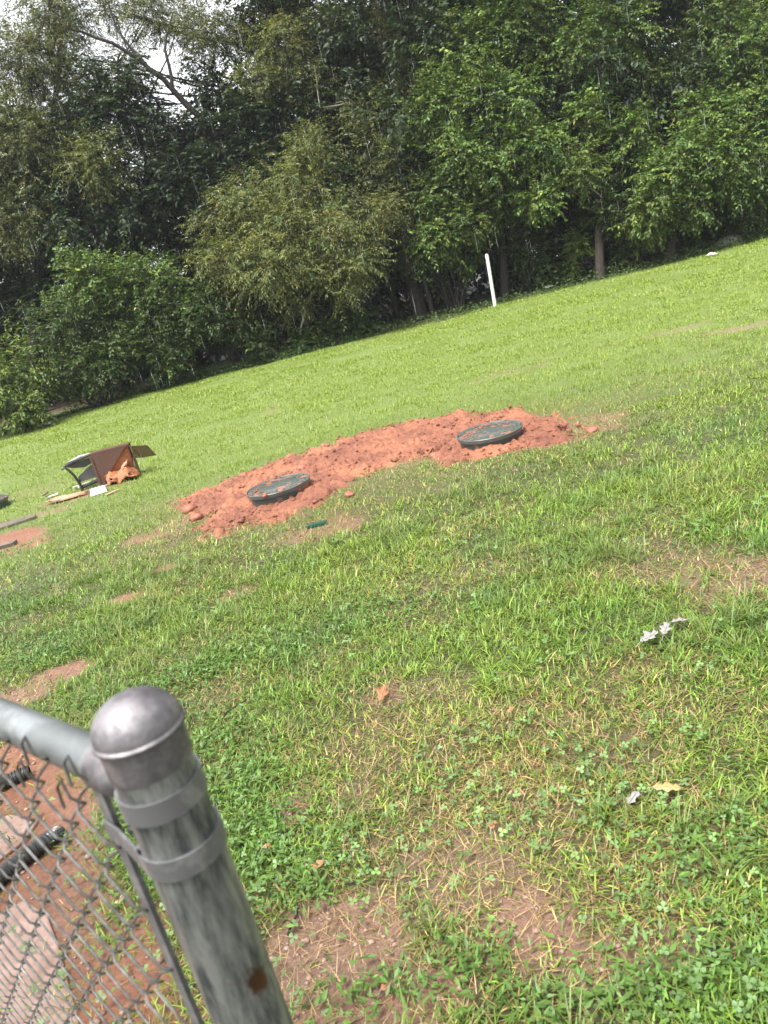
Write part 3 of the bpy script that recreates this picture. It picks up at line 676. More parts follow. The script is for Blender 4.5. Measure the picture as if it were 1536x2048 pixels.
# undergrowth along the wood's edge
def shrub(label, blobs, seed, cat='shrub', name='shrub'):
    g = blobs[0]; b0 = np.array(g[0]); base = np.array([b0[0], b0[1], 0.]); base[2] = float(gz(base[0], base[1]))
    rng = np.random.default_rng(seed); root = empty(name, base); tag(root, label, cat)
    parts = []; st = MB()
    for c, r, n, kind, lsc, cm in blobs:
        c = np.array(c); b_ = bough(c - base, r, n, kind, rng, lsc, .85, cm); NLEAF[0] += len(b_[0])
        b_[0][:, 2] = np.maximum(b_[0][:, 2], .03); parts.append(b_)
        for j in range(5):
            e = b_[6][rng.integers(len(b_[6]))]
            st.tube(wig((rng.normal(0, .12), rng.normal(0, .1), -.05), e, 5, .05, rng), [.018, .015, .012, .009, .005], 5, False)
    st.build('stem', M['bark'], root); leaves_mesh('foliage', parts, root)
    return root
shrub('bright yellow-green bush at the far left edge of the lawn', [B(20, 740, 15.2, 80, 'lime', 1, 1, 1.), B(50, 820, 14.9, 50, 'lime', 1), B(-50, 790, 14.8, 90, 'lime', .8)], 1)
shrub('leafy green bush right of the bright yellow-green bush', [B(185, 560, 16.4, 85, 'broad', 1.1, 1, 1.1), B(120, 650, 16.3, 75, 'shrub', 1.1), B(240, 620, 16.6, 70, 'shrub', 1.1)], 2)
shrub('low dark bush overhanging the lawn edge at left', [B(180, 740, 16, 60, 'shrub', 1.1, 1, .9), B(120, 760, 15.9, 50, 'shrub', 1), B(230, 710, 16.2, 55, 'shrub', 1)], 3)
shrub('wide dark green bush under the bare-limbed oak', [B(300, 660, 16.5, 75, 'shrub', 1.1, 1, 1), B(370, 640, 16.6, 75, 'shrub', 1.1), B(300, 570, 16.7, 80, 'broad', 1.1, 1, 1), B(330, 720, 16.4, 45, 'shrub', 1)], 4)
shrub('dark bush just left of the willow oak trunk', [B(470, 640, 16.9, 65, 'shrub', 1, 1, .8), B(420, 590, 16.8, 60, 'shrub', 1), B(520, 690, 16.8, 40, 'shrub', 1, 1, .8)], 5)
shrub('low bush at the foot of the willow oak', [B(600, 690, 17, 40, 'shrub', 1, 1, 1.2), B(660, 660, 17.3, 50, 'shrub', .9, 1, .9), B(720, 650, 17.4, 45, 'ivy', .9)], 6)
shrub('leafy bush spreading left of the white marker post', [B(880, 470, 17, 65, 'broad', 1.1, 1, 1.05), B(935, 450, 17, 55, 'lime', .9, 1, .9), B(850, 520, 17.4, 50, 'shrub', .8, 1, .8), B(930, 510, 17.3, 45, 'shrub', .8)], 7)
shrub('yellow-green sapling bush left of the pale maple trunk', [B(1155, 490, 17.4, 34, 'lime', .9, .9, 1.1), B(1140, 530, 17.4, 22, 'lime', .8)], 8)
shrub('leafy bush between the two maple trunks', [B(1265, 475, 17.1, 45, 'shrub', 1, 1, 1), B(1300, 450, 16.9, 50, 'broad', 1, 1, 1.1), B(1250, 520, 17.3, 30, 'shrub', .8)], 9)
shrub('dark bush right of the white marker post', [B(1050, 500, 17.8, 60, 'shrub', .9, 1, .8), B(1090, 540, 17.8, 40, 'shrub', .9, 1, .7)], 10)
shrub('dark bush at the right edge of the wood', [B(1450, 440, 17.8, 55, 'shrub', .8, 1, .7), B(1530, 430, 17.8, 60, 'shrub', .8, 1, .8), B(1400, 470, 18, 35, 'shrub', .8, 1, .7)], 11)
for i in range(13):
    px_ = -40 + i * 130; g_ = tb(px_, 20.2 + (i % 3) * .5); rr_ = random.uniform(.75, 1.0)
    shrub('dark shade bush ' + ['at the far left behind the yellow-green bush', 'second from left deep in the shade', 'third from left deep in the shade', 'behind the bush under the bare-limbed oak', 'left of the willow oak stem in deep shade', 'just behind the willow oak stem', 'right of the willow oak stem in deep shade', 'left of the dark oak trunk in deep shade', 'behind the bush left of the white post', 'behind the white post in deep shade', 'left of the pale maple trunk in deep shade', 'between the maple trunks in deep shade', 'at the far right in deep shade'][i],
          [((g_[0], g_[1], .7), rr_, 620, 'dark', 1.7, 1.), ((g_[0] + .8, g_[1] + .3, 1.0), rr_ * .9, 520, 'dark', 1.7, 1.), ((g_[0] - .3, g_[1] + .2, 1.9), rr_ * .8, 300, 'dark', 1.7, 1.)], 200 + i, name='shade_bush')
# thin trunks of young trees in the shade
sap = [(760, 18.4), (800, 18.9), (868, 18), (905, 19), (1015, 18.8), (1060, 18.3), (1110, 18.6), (1150, 19), (1245, 18.1), (1290, 18.8), (1400, 18.7), (1440, 18.4), (560, 18.6), (650, 19), (250, 18.5), (1500, 18.6)]
near_what = ['right of the willow oak', 'second right of the willow oak', 'beside the dark oak trunk', 'left of the white post', 'just right of the white post', 'second right of the white post', 'third right of the white post', 'left of the yellow-green sapling bush',
             'just right of the pale maple trunk', 'left of the brown maple trunk', 'right of the brown maple trunk', 'before the pale house at right', 'left of the willow oak trunk', 'behind the willow oak trunk', 'deep in shade at left', 'nearest the right edge']
for i, ((px, dp), w_) in enumerate(zip(sap, near_what)):
    b0 = tb(px, dp); t0 = b0 + np.array([random.uniform(-.5, .3), random.uniform(-.2, .2), random.uniform(3.4, 4.6)])
    tree('sapling', 'thin bare sapling stem ' + w_, b0, t0, random.uniform(.025, .05), [(t0 + np.array([.1, -.1, -.1]), .55, 330, 'dark', 1.1, 1.0)], seed=80 + i, twigs=False, cat='sapling', group='saplings in the shade of the wood')
# creeping ground cover on the lawn's edge
rng = np.random.default_rng(5); n_ = 26000
x_ = rng.uniform(-10, 12, n_); e_ = 17.05 + .5 * (vn(x_, x_ * 0 + 17, 1.2, 9) - .5); y_ = e_ + np.abs(rng.normal(0, .55, n_)) - .05
y_ = np.where(x_ < -5.2, y_ - (-5.2 - x_) * .75, y_)
hgt = .05 + .28 * fbm(x_, y_, .5, 8) * sstep(0, .6, y_ - e_ + .2); z_ = rng.random(n_) * hgt + gz(x_, y_)
az = rng.uniform(0, 2 * pi, n_); D_ = norm(np.stack([np.cos(az), np.sin(az), rng.normal(0, .4, n_)], -1)); U_ = np.array([0, -.3, 1.]) + rng.normal(0, .4, (n_, 3)); U_ = norm(U_ - D_ * np.sum(U_ * D_, -1, keepdims=True))
kp = rng.random(n_) < .35 + .65 * sstep(2, -3, x_)
L_ = rng.uniform(.03, .07, n_)
tag(leaves_mesh('ground_cover', [(np.stack([x_, y_, z_], -1)[kp], D_[kp], U_[kp], L_[kp], (L_ * .36)[kp], (np.array([.04, .075, .014]) * rng.lognormal(0, .3, (n_, 1)))[kp])], None), 'creeping green ground cover along the foot of the wood', 'ground cover', kind='stuff')
print('LEAVES', NLEAF[0])

# pale houses glimpsed through the wood
def house(label, x0, x1, y0, h):
    r = empty('house', ((x0 + x1) / 2, y0, 0)); tag(r, label, 'house'); w = x1 - x0
    mb = MB(); mb.box((0, 3, h / 2 - .1), (w, 6, h + .2)); wall = mb.build('wall', M['siding'], r)
    k = 0
    for zc in np.arange(.15, h, .2):
        s_ = MB(); s_.box((0, -.012, zc), (w + .01, .024, .17)); s_.build('siding_board', M['siding'], wall)
    rf = MB(); e = .4
    rf.add([(-w / 2 - e, -e, h), (w / 2 + e, -e, h), (w / 2 + e, 3, h + 2), (-w / 2 - e, 3, h + 2), (-w / 2 - e, 6 + e, h), (w / 2 + e, 6 + e, h)], [(0, 1, 2, 3), (3, 2, 5, 4), (0, 3, 4), (1, 5, 2), (0, 4, 5, 1)])
    rf.build('roof', M['roof'], r)
    for xc in np.arange(-w / 2 + 1.2, w / 2 - .6, 2.2):
        wn = MB(); wn.box((xc, -.05, 1.5), (1.0, .05, 1.3)); f = wn.build('window', M['trim'], r)
        for sx in (-.24, .24):
            pn = MB(); pn.box((xc + sx, -.08, 1.5), (.42, .02, 1.16)); pn.build('pane', M['glass'], f)
house('pale sided house glimpsed through the trees at right', 8.5, 17, 28, 2.8)
house('pale sided house glimpsed through the trees at centre', -3.5, 4.2, 29, 2.8)
# ------------------------------------------------------------------ chain-link fence (nearest thing)
FD = Vector((-.74, .672, 0)).normalized(); FN = Vector((FD.y, -FD.x, 0))      # along the fence; towards the camera side
if FN.dot(Vector((-PX, -PY, 0))) < 0: FN = -FN
fence = empty('chain_link_fence', (PX, PY, 0)); tag(fence, 'weathered galvanised chain-link fence with dome-capped end post in the foreground', 'fence')
MO = FN * .026                                           # the fabric hangs on the camera side
RP = .0375
mb = MB(); mb.lathe([(RP, -.1), (RP, 1.225)], n=40, cap0=True, cap1=True); post = mb.build('end_post', M['galv'], fence, smooth=True)
mb = MB(); prof = [(RP + .0010, 1.212), (RP + .0020, 1.213), (RP + .0026, 1.244), (RP + .005, 1.2455), (RP + .0062, 1.2475), (RP + .006, 1.250), (RP + .004, 1.2518)]
R_ = RP + .004
prof += [(R_ * cos(t), 1.2518 + .033 * sin(t)) for t in np.linspace(.08, pi / 2 - .03, 14)]
mb.lathe(prof, n=48, cap1=True); mb.build('dome_cap', M['cast'], fence, smooth=True)
def band(name, zc, hh=.0115, th=.0028, tail=True):
    m_ = MB(); ri = RP + .0006; ro = ri + th
    a0 = math.atan2(FD.y, FD.x); gap = .32; pr = []
    k = 40
    ang = [a0 + gap + (2 * pi - 2 * gap) * i / k for i in range(k + 1)]
    ci = [(ri * cos(t), ri * sin(t)) for t in ang]; co_ = [(ro * cos(t), ro * sin(t)) for t in ang]
    ext = .05
    def app(l, t, rr):
        p = Vector((rr * cos(t), rr * sin(t), 0)); return [(p.x, p.y)] 
    e0 = Vector((*co_[0], 0)) + FD * ext; e1 = Vector((*co_[-1], 0)) + FD * ext
    i0 = Vector((*ci[0], 0)) + FD * ext; i1 = Vector((*ci[-1], 0)) + FD * ext
    # ears close in on each other round the bolt
    s_ = Vector((-FD.y, FD.x, 0))
    e0 -= s_ * (e0.dot(s_) - .0075); i0 -= s_ * (i0.dot(s_) - .0045); e1 -= s_ * (e1.dot(s_) + .0075); i1 -= s_ * (i1.dot(s_) + .0045)
    outer = [(e0.x, e0.y)] + co_ + [(e1.x, e1.y)]; inner = [(i0.x, i0.y)] + ci + [(i1.x, i1.y)]
    n = len(outer)
    V = [(x, y, zc - hh) for x, y in outer] + [(x, y, zc + hh) for x, y in outer] + [(x, y, zc - hh) for x, y in inner] + [(x, y, zc + hh) for x, y in inner]
    F = []
    for i in range(n - 1):
        F += [(i, i + 1, n + i + 1, n + i), (2 * n + i + 1, 2 * n + i, 3 * n + i, 3 * n + i + 1), (n + i, n + i + 1, 3 * n + i + 1, 3 * n + i), (i + 1, i, 2 * n + i, 2 * n + i + 1)]
    F += [(0, n, 3 * n, 2 * n), (n - 1, 2 * n + n - 1, 3 * n + n - 1, 2 * n - 1)]
    m_.add(V, F); o = m_.build(name, M['band'], fence, smooth=True)
    bt = MB(); pc = FD * (RP + .030) + Vector((0, 0, zc)); sv = s_
    bt.tube([pc - sv * .016, pc - sv * .010], .0075, 6); bt.tube([pc - sv * .012, pc + sv * .017], .0042, 10); bt.tube([pc + sv * .0085, pc + sv * .0145], .0075, 6)
    bt.build('carriage_bolt', M['cast'], o, smooth=True)
    if name == 'tension_band': ear(zc, o)
def ear(zc, o):
    m_ = MB(); a_ = FN * (RP * .97 + .001) + FD * (RP * .25); e_ = FD * (RP + .06) + MO * .95; e1_ = FD * (RP + .03) + MO * 1.02
    up_ = Vector((0, 0, .0115))
    for p, q in ((a_, e1_), (e1_, e_)):
        m_.slab([p - up_ + Vector((0, 0, zc)), q - up_ + Vector((0, 0, zc)), q + up_ + Vector((0, 0, zc)), p + up_ + Vector((0, 0, zc))], .003)
    m_.build('band_ear', M['band'], o)
band('brace_band', 1.182); band('tension_band', 1.118); band('tension_band', .62); band('tension_band', .2)
RZ = 1.182; RR = .0225
rc = MB(); st = FD * (RP + .012) + Vector((0, 0, RZ))
rc.lathe([(.004, 0), (.017, 0), (.0262, .012), (.0272, .016), (.0272, .050), (.0255, .0515), (RR, .0515)], c=st, n=32, axis=FD, cap0=True); rc.build('rail_end_cup', M['cast'], fence, smooth=True)
lg = MB(); lg.box(FD * (RP + .016) + Vector((0, 0, RZ)), (.03, .006, .018), FD.to_track_quat('X', 'Z').to_matrix()); lg.build('rail_end_lug', M['rubber'], fence)
rl = MB(); rl.tube([st + FD * .02, st + FD * 1.2, st + FD * 2.45], RR, 28); rl.build('top_rail', M['rail'], fence, smooth=True)
lp_ = MB(); lp_.lathe([(.024, -.1), (.024, RZ - .03)], c=FD * 2.5 , n=24); lp_.lathe([(.03, RZ - .03), (.03, RZ + .03), (.012, RZ + .06)], c=FD * 2.5, n=24, cap1=True); lp_.build('line_post', M['galv'], fence, smooth=True)
# tension bar
tbx = MB(); qx = FD.to_track_quat('X', 'Z').to_matrix(); tbx.box(FD * (RP + .052) + MO * .75 + Vector((0, 0, .595)), (.017, .006, 1.15), qx); tbx.build('tension_bar', M['band'], fence)
# woven pickets: flattened spirals hooked through each other
PW, PH, WR = .045, .086, .0018                          # half diamond width, diamond height, wire radius
for i in range(50):
    m_ = MB(); x0 = RP + .052 + i * PW; pts = []; ztop = 1.205
    ph = i % 2; k = 0; z_ = ztop; dep = .006
    if i == 0: pass
    lean = .0
    # knuckled top
    xa, xb = x0 - .002, x0 + PW * 2 + .002 - PW
    seq = []
    zz = 1.185 - (PH / 2 if ph else 0)
    left = True
    seq_pts = []
    while zz > .03:
        xc = (x0 - .0022) if left else (x0 + PW + .0022)
        seq_pts.append((xc, zz, left)); zz -= PH / 2; left = not left
    P = []
    f0 = lambda x, z, d: FD * x + MO + FN * d + Vector((0, 0, z))
    for j, (xc, z1, lf) in enumerate(seq_pts):
        sg = -1 if lf else 1
        P.append(f0(xc - sg * .0045, z1 + .0085, -dep if j % 2 else dep)); P.append(f0(xc, z1 + .0005, 0)); P.append(f0(xc - sg * .0045, z1 - .0075, dep if j % 2 else -dep))
    # hook at the top
    t0 = P[0]; P = [t0 + FD * (.010) + Vector((0, 0, -.012)) + FN * .006, t0 + FD * .012 + Vector((0, 0, .012)) + FN * .004, t0 + FD * .005 + Vector((0, 0, .022))] + P
    m_.tube(P, WR, 6); m_.build('wire', M['wire'], fence, smooth=True)

# ------------------------------------------------------------------ tank lids in the clay
lid_lab = ['round green tank lid at the left end of the red clay strip', 'round clay-smeared green tank lid at the right end of the red clay strip', 'round grey tank lid cut by the left edge of the picture']
for i, (c, r) in enumerate(LIDS):
    zb = float(gz(c[0], c[1])); zt = .068
    root = empty('tank_lid', (c[0], c[1], zb)); tag(root, lid_lab[i], 'lid', 'tank lids'); h = zt + .03
    root.rotation_euler = (random.uniform(-.02, .02), random.uniform(-.02, .02), i * 1.3)
    mb = MB(); rs = r - .022; mb.lathe([(rs, -.12), (rs, h - .012)], n=64)
    mb.build('riser', M['riser'], root, smooth=True)
    for a_ in range(0):
        pass
    mb = MB(); mb.lathe([(r - .02, h - .03), (r - .008, h - .029), (r - .004, h - .006), (r - .003, h - .002), (r - .006, h + .001), (r - .010, h + .0), (r - .013, h - .006)], n=72)
    rim = mb.build('rim', M['rim'], root, smooth=True)
    mb = MB(); pr = [(0.001, h + .006), (.06, h + .0055), (.09, h + .003), (.14, h + .003), (.15, h - .001), (.2, h - .002), (r - .03, h - .004), (r - .016, h - .005)]
    mb.lathe(pr, n=64); top = mb.build('top', M['lid'], root, smooth=True)
    for k in range(8):
        rb = MB(); a_ = 2 * pi * k / 8; rb.box((cos(a_) * .17, sin(a_) * .17, h - .001), (.10, .012, .002), Matrix.Rotation(a_, 3, 'Z')); rb.build('rib', M['lid'], top)
    for k in range(6):
        rb = MB(); a_ = 2 * pi * (k + .5) / 6; rb.lathe([(.009, h - .004), (.009, h + .004), (.005, h + .006)], c=(cos(a_) * (r - .03), sin(a_) * (r - .03), 0), n=8, cap1=True); rb.build('bolt', M['rim'], top)

# clods of clay
def lump(rng, r, sub=1):
    import bmesh
    bm = bmesh.new(); bmesh.ops.create_icosphere(bm, subdivisions=sub, radius=1)
    V = np.array([v.co[:] for v in bm.verts]); F = np.array([[v.index for v in f.verts] for f in bm.faces]); bm.free()
    return V, F
rng = np.random.default_rng(21); LV, LF = lump(rng, 1)
xs = rng.uniform(-2.2, 2.2, 90000); ys = rng.uniform(4.4, 7.6, 90000); sd_ = sdf_poly(xs, ys, CLAY) + (fbm(xs, ys, .22, 3) - .5) * .3
k = (rng.random(90000) < .45 * sstep(.12, -.1, sd_) * (.25 + 1.1 * sstep(.35, .65, fbm(xs, ys, .16, 71)))); xs, ys, sd_ = xs[k], ys[k], sd_[k]
k = hard_clear(xs, ys); xs, ys = xs[k][:2300], ys[k][:2300]; n_ = len(xs); rr = np.minimum(rng.lognormal(math.log(.006), .55, n_), .022)
V = LV[None] * (1 + .28 * rng.standard_normal((n_, len(LV), 1))) * (rr[:, None, None] * np.array([1.2, 1.1, .75])) + np.stack([xs, ys, gz(xs, ys) + rr * .3 + clay_h(xs, ys)], -1)[:, None]
F = (np.arange(n_) * len(LV))[:, None, None] + LF[None]
tag(mesh_np('clay_crumbs', V.reshape(-1, 3), F.reshape(-1, 3), 3, M['clay']), 'loose crumbs of red clay over the dug strip', 'clay', kind='stuff')
on = 330; a_ = rng.uniform(0, 2 * pi, on); which = rng.integers(0, 2, on); ra = np.sqrt(rng.random(on)) * .23
xs = np.array([LIDS[w][0][0] for w in which]) + ra * np.cos(a_); ys = np.array([LIDS[w][0][1] for w in which]) + ra * np.sin(a_)
k = fbm(xs, ys, .12, 15) > .5; xs, ys, which = xs[k], ys[k], which[k]; rr = np.minimum(rng.lognormal(math.log(.006), .5, len(xs)), .02); n_ = len(xs)
zt = np.array([.096 + float(gz(*LIDS[w][0][:2])) for w in which])
V = LV[None] * (1 + .25 * rng.standard_normal((n_, len(LV), 1))) * (rr[:, None, None] * np.array([1.4, 1.2, .5])) + np.stack([xs, ys, zt + rr * .2], -1)[:, None]
F = (np.arange(n_) * len(LV))[:, None, None] + LF[None]
tag(mesh_np('clay_smear', V.reshape(-1, 3), F.reshape(-1, 3), 3, M['clay']), 'small bits of red clay lying on the two lids', 'clay', kind='stuff')
clod = [(582, 913, .05, 'dark red clod at the top edge of the clay left of centre'), (604, 934, .045, 'dark clod just above the left tank lid'), (376, 1014, .06, 'large dark clod at the far left tip of the clay'), (392, 1030, .045, 'dark clod below the left tip clod'),
        (484, 944, .035, 'clod on the grass edge left of the left lid'), (1184, 848, .04, 'lone clod lying on grass right of the right lid'), (563, 988, .022, 'small clod sitting on the left tank lid', 1), (532, 997, .018, 'tiny clod on the front edge of the left tank lid', 1), (700, 985, .035, 'clod in the clay right of the left lid'), (868, 905, .035, 'dark clod left of the right lid'), (650, 890, .04, 'clod on the upper clay edge between lids')]
LV2, LF2 = lump(rng, 1, 2)
for cc in clod:
    px, py, r, lab = cc[:4]; c = gp(px, py, .1 if len(cc) > 4 else .05)
    zz = (float(np.max(zt)) - .003 if len(cc) > 4 else float(gz(c[0], c[1])))
    fld = 1 + .2 * np.sin(LV2 @ rng.normal(0, 2.5, (3, 4))).sum(1, keepdims=True) * .5 + .07 * rng.standard_normal((len(LV2), 1))
    o = mesh_np('clay_clod', LV2 * fld * r * np.array([1.15, 1, .7]), LF2, 3, M['clay_dark']); o.location = (c[0], c[1], zz + r * .35); tag(o, lab, 'clod', 'clods of clay')

# green plastic scrap in the grass
c = gp(635, 1056); o = MB(); o.slab([(-.07, -.03, .02), (.065, -.022, .02), (.075, .02, .02), (-.06, .022, .018)], .008)
o = o.build('green_plastic_cover', M['green'], None, loc=(c[0], c[1], float(gz(c[0], c[1])) - .002)); tag(o, 'small flat dark green plastic cover lying below the clay strip', 'plastic cover')
mbx = MB(); mbx.box((-.005, -.029, .013), (.12, .004, .014)); mbx.build('lip', M['green'], o)

# ------------------------------------------------------------------ broken furniture and rubbish
def crumple(nx_, ny_, w, d, h, seed, dome=0.0):
    rg = np.random.default_rng(seed); u, v = np.meshgrid(np.linspace(-.5, .5, nx_), np.linspace(-.5, .5, ny_))
    z = h * (fbm(u * w + seed, v * d + seed * 3, w * .3, seed, 3)) + dome * (1 - 4 * u * u) * (1 - 4 * v * v)
    x = u * w * (1 + .15 * rg.standard_normal(u.shape)); y = v * d * (1 + .15 * rg.standard_normal(u.shape))
    V = np.stack([x, y, z], -1).reshape(-1, 3); ii = np.arange(nx_ * ny_).reshape(ny_, nx_)
    F = np.stack([ii[:-1, :-1], ii[:-1, 1:], ii[1:, 1:], ii[1:, :-1]], -1).reshape(-1, 4); return V, F
def solid(o, th):
    md = o.modifiers.new('thickness', 'SOLIDIFY'); md.thickness = th; return o
fc = gp(203, 972); FB = empty('broken_furniture', (fc[0], fc[1], float(gz(fc[0], fc[1]))), .10)
tag(FB, 'broken brown box-shaped furniture piece tipped over on the grass, black frame sticking out', 'furniture')
# local x to the right, y away, z up; brown shell
w, h, d = .40, .35, .17
mb = MB()
mb.slab([(0, 0, 0), (.055, 0, 0), (.06, 0, .05), (.16, 0, .15), (.24, 0, .22), (.335, 0, .315), (.40, 0, h), (0, 0, h)], .014)
mb.build('front_panel', M['brown'], FB)
mb = MB(); mb.slab([(0, .01, 0), (0, d, 0), (0, d, h - .01), (0, .01, h - .01)], .014); mb.build('side_panel', M['brown'], FB)
mb = MB(); mb.slab([(-.008, -.008, h + .008), (.41, -.008, h + .008), (.40, d, h + .0), (-.008, d, h + .0)], .014); mb.build('top_panel', M['brown'], FB)
mb = MB(); mb.slab([(.0, d + .008, 0), (.4, d + .008, 0), (.4, d + .008, h - .01), (0, d + .008, h - .01)], .012); mb.build('back_panel', M['brown'], FB)
mb = MB(); mb.box((-.003, -.009, h / 2 - .005), (.025, .012, h - .03)); mb.build('edge_trim', M['brown'], FB)
mb = MB(); mb.slab([(.41, .0, h - .005), (.44, -.03, h - .01), (.585, .06, h - .06), (.60, .08, h - .10), (.635, .12, h - .20), (.50, .05, h - .175), (.42, .01, h - .15)], .012); mb.build('flap', M['olive'], FB)
V_, F_q = crumple(14, 12, .30, .26, .16, 31, .07); o = mesh_np('torn_lining', V_ + np.array([.26, -.03, -.02]), F_q, 4, M['orange'], FB, smooth=False); solid(o, .006)
V_, F_q = crumple(14, 10, .22, .14, .09, 33, .05); ro = Matrix.Rotation(-.9, 3, 'Y'); V_ = V_ @ np.array(ro).T; o = mesh_np('torn_padding', V_ + np.array([.30, -.02, .08]), F_q, 4, M['foam'], FB); solid(o, .01)
mb = MB(); mb.slab([(.08, .04, .02), (.33, .06, .30), (.37, .15, .32), (.10, .15, .03)], .01); mb.build('inner_board', M['orange'], FB)
V_, F_q = crumple(9, 6, .2, .12, .06, 35); o = mesh_np('torn_padding', V_ + np.array([.17, -.06, .0]), F_q, 4, M['foam'], FB); solid(o, .01)
mb = MB(); mb.slab([(.06, .045, .005), (.385, .05, .005), (.39, .05, h - .02), (.33, .045, h - .03), (.07, .045, .06)], .01); mb.build('lining_board', M['orange'], FB)
mb = MB(); mb.slab([(.40, .01, 0), (.40, d, 0), (.40, d, .23), (.40, .05, .2), (.40, .01, .12)], .012); mb.build('side_panel', M['olive'], FB)
# black frame sticking out to the left
mb = MB(); mb.slab([(-.008, .0, h - .005), (-.008, .17, h - .01), (-.16, .19, h - .005), (-.30, .16, h - .045), (-.31, .02, h - .06), (-.2, 0, h - .03)], .016); mb.build('frame_board', M['black'], FB)
mb = MB(); mb.tube([(-.33, .0, h - .07), (-.29, .0, h - .06), (-.265, .01, h - .10), (-.235, .02, h - .17), (-.215, .03, .1), (-.21, .03, .0)], [.010, .012, .013, .014, .015, .016], 8); mb.build('curved_leg', M['black'], FB, smooth=True)
mb = MB(); mb.slab([(-.01, .05, .24), (-.06, .05, .235), (-.21, .06, .15), (-.215, .06, .09), (-.01, .05, .10)], .012); mb.build('inner_panel', M['shelf'], FB)
mb = MB(); mb.slab([(-.01, .02, h - .02), (-.01, .02, h - .09), (-.1, .02, h - .11), (-.22, .02, h - .09), (-.28, .02, h - .06)], .012); mb.build('frame_apron', M['black'], FB)
mb = MB(); mb.tube([(-.20, .05, .035), (-.10, .06, .05), (.0, .06, .06)], .02, 7); mb.build('lower_bar', M['black'], FB, smooth=True)
def put(o, px, py, rz=0, dz=0.0):
    c = gp(px, py); o.location = (c[0], c[1], float(gz(c[0], c[1])) + dz); o.rotation_euler = (0, 0, rz); return o
mb = MB(); mb.slab([(-.12, -.012, .02), (.12, -.015, .03), (.125, .012, .03), (-.11, .015, .022)], .01); tag(put(mb.build('scrap_strip', M['white'], None), 168, 972, .15), 'long thin white strip lying in front of the black frame', 'scrap')
V_, F_q = crumple(7, 7, .06, .05, .05, 41, .03); tag(put(solid(mesh_np('crumpled_scrap', V_, F_q, 4, M['white']), .004), 163, 977), 'small crumpled white scrap under the curved black leg', 'scrap')
mb = MB()
mb.slab([(-.085, -.05, .0), (.085, -.045, .0), (.075, .04, .055), (-.07, .045, .055)], .012); mb.slab([(-.07, .045, .055), (.075, .04, .055), (.08, .075, .01), (-.08, .075, .01)], .012)
tag(put(mb.build('mint_plastic_tub', M['mint'], None), 198, 987, .3), 'pale mint plastic piece lying before the brown furniture', 'plastic')
V_, F_q = crumple(18, 7, .42, .13, .06, 43, .015); tag(put(solid(mesh_np('torn_fabric', V_, F_q, 4, M['foam']), .006), 140, 998, .12), 'torn pinkish brown fabric strip on the grass left of the mint piece', 'fabric')
mb = MB(); mb.slab([(-.06, -.02, .015), (.055, -.015, .02), (.06, .02, .025), (-.05, .02, .018)], .008); tag(put(mb.build('scrap_piece', M['white'], None), 107, 993, .1), 'flat white scrap farthest left of the rubbish', 'scrap')
mb = MB(); mb.slab([(-.03, -.02, .02), (.025, -.02, .03), (.03, .02, .04), (-.02, .02, .02)], .012); tag(put(mb.build('dark_scrap', M['brown'], None), 92, 991), 'small dark brown scrap beside the farthest left white scrap', 'scrap')
mb = MB(); mb.slab([(-.07, -.02, .01), (.07, -.015, .02), (.07, .012, .02), (-.07, .014, .012)], .008); tag(put(mb.build('tan_scrap', M['foam'], None), 226, 986, .5), 'thin tan scrap below the torn lining', 'scrap')
mb = MB(); mb.slab([(-.32, -.10, .02), (.05, -.11, .02), (.30, -.04, .025), (.28, .07, .025), (-.1, .10, .02), (-.34, .08, .02)], .02); tag(put(mb.build('stone_slab', M['slab'], None), 12, 1052, .1, -.008), 'flat grey slab beside red clay at the left edge', 'slab')
mb = MB(); mb.slab([(-.16, -.03, .015), (.12, -.035, .015), (.14, .03, .02), (-.15, .03, .018)], .03); tag(put(mb.build('stone_slab', M['slab'], None), 2, 1096, .1), 'small grey slab lying on the red clay at the left edge', 'slab')

# ------------------------------------------------------------------ yard behind the fence
def pipe(label, pts, r):
    c = np.mean(np.array(pts), 0); root = empty('corrugated_pipe', (c[0], c[1], 0)); tag(root, label, 'pipe')
    P = [Vector(p) - Vector((c[0], c[1], 0)) for p in pts]; L = sum((P[i + 1] - P[i]).length for i in range(len(P) - 1)); n = int(L / .0042); Q = []; R = []
    for i in range(n + 1):
        t = i / n * (len(P) - 1); k = min(int(t), len(P) - 2); f = t - k
        p0, p1, p2, p3 = P[max(k - 1, 0)], P[k], P[k + 1], P[min(k + 2, len(P) - 1)]
        Q.append(.5 * ((2 * p1) + (p2 - p0) * f + (2 * p0 - 5 * p1 + 4 * p2 - p3) * f * f + (3 * p1 - p0 - 3 * p2 + p3) * f ** 3)); R.append(r * (1 if i % 4 in (0, 1) else .86))
    m_ = MB(); m_.tube(Q, R, 18, False); m_.build('pipe_wall', M['pipe'], root, smooth=False)
    m_ = MB(); m_.tube(Q, [q * .8 for q in R], 14, False); m_.build('inner_wall', M['pipe'], root)
zp = .03
pipe('black corrugated pipe end lying on clay behind the rail', [gp(-150, 1640, zp), gp(-40, 1592, zp), gp(20, 1560, zp), gp(60, 1543, zp)], .029)
pipe('longer black corrugated pipe crossing beside the pale paver behind the mesh', [gp(-160, 1950, zp), gp(-40, 1800, zp), gp(20, 1738, zp), gp(90, 1685, zp), gp(118, 1668, zp - .03)], .03)
def paver(label, pxs, th, mat='concrete', dz=.012):
    pts = [gp(x, y, dz) for x, y in pxs]; c = np.mean(pts, 0); m_ = MB(); m_.slab([(p[0] - c[0], p[1] - c[1], 0) for p in pts], th)
    o = m_.build('concrete_paver', M[mat], None); o.location = (c[0], c[1], dz - .016 + float(gz(c[0], c[1]))); bv = o.modifiers.new('edge', 'BEVEL'); bv.width = .006; bv.segments = 2
    tag(o, label, 'paver')
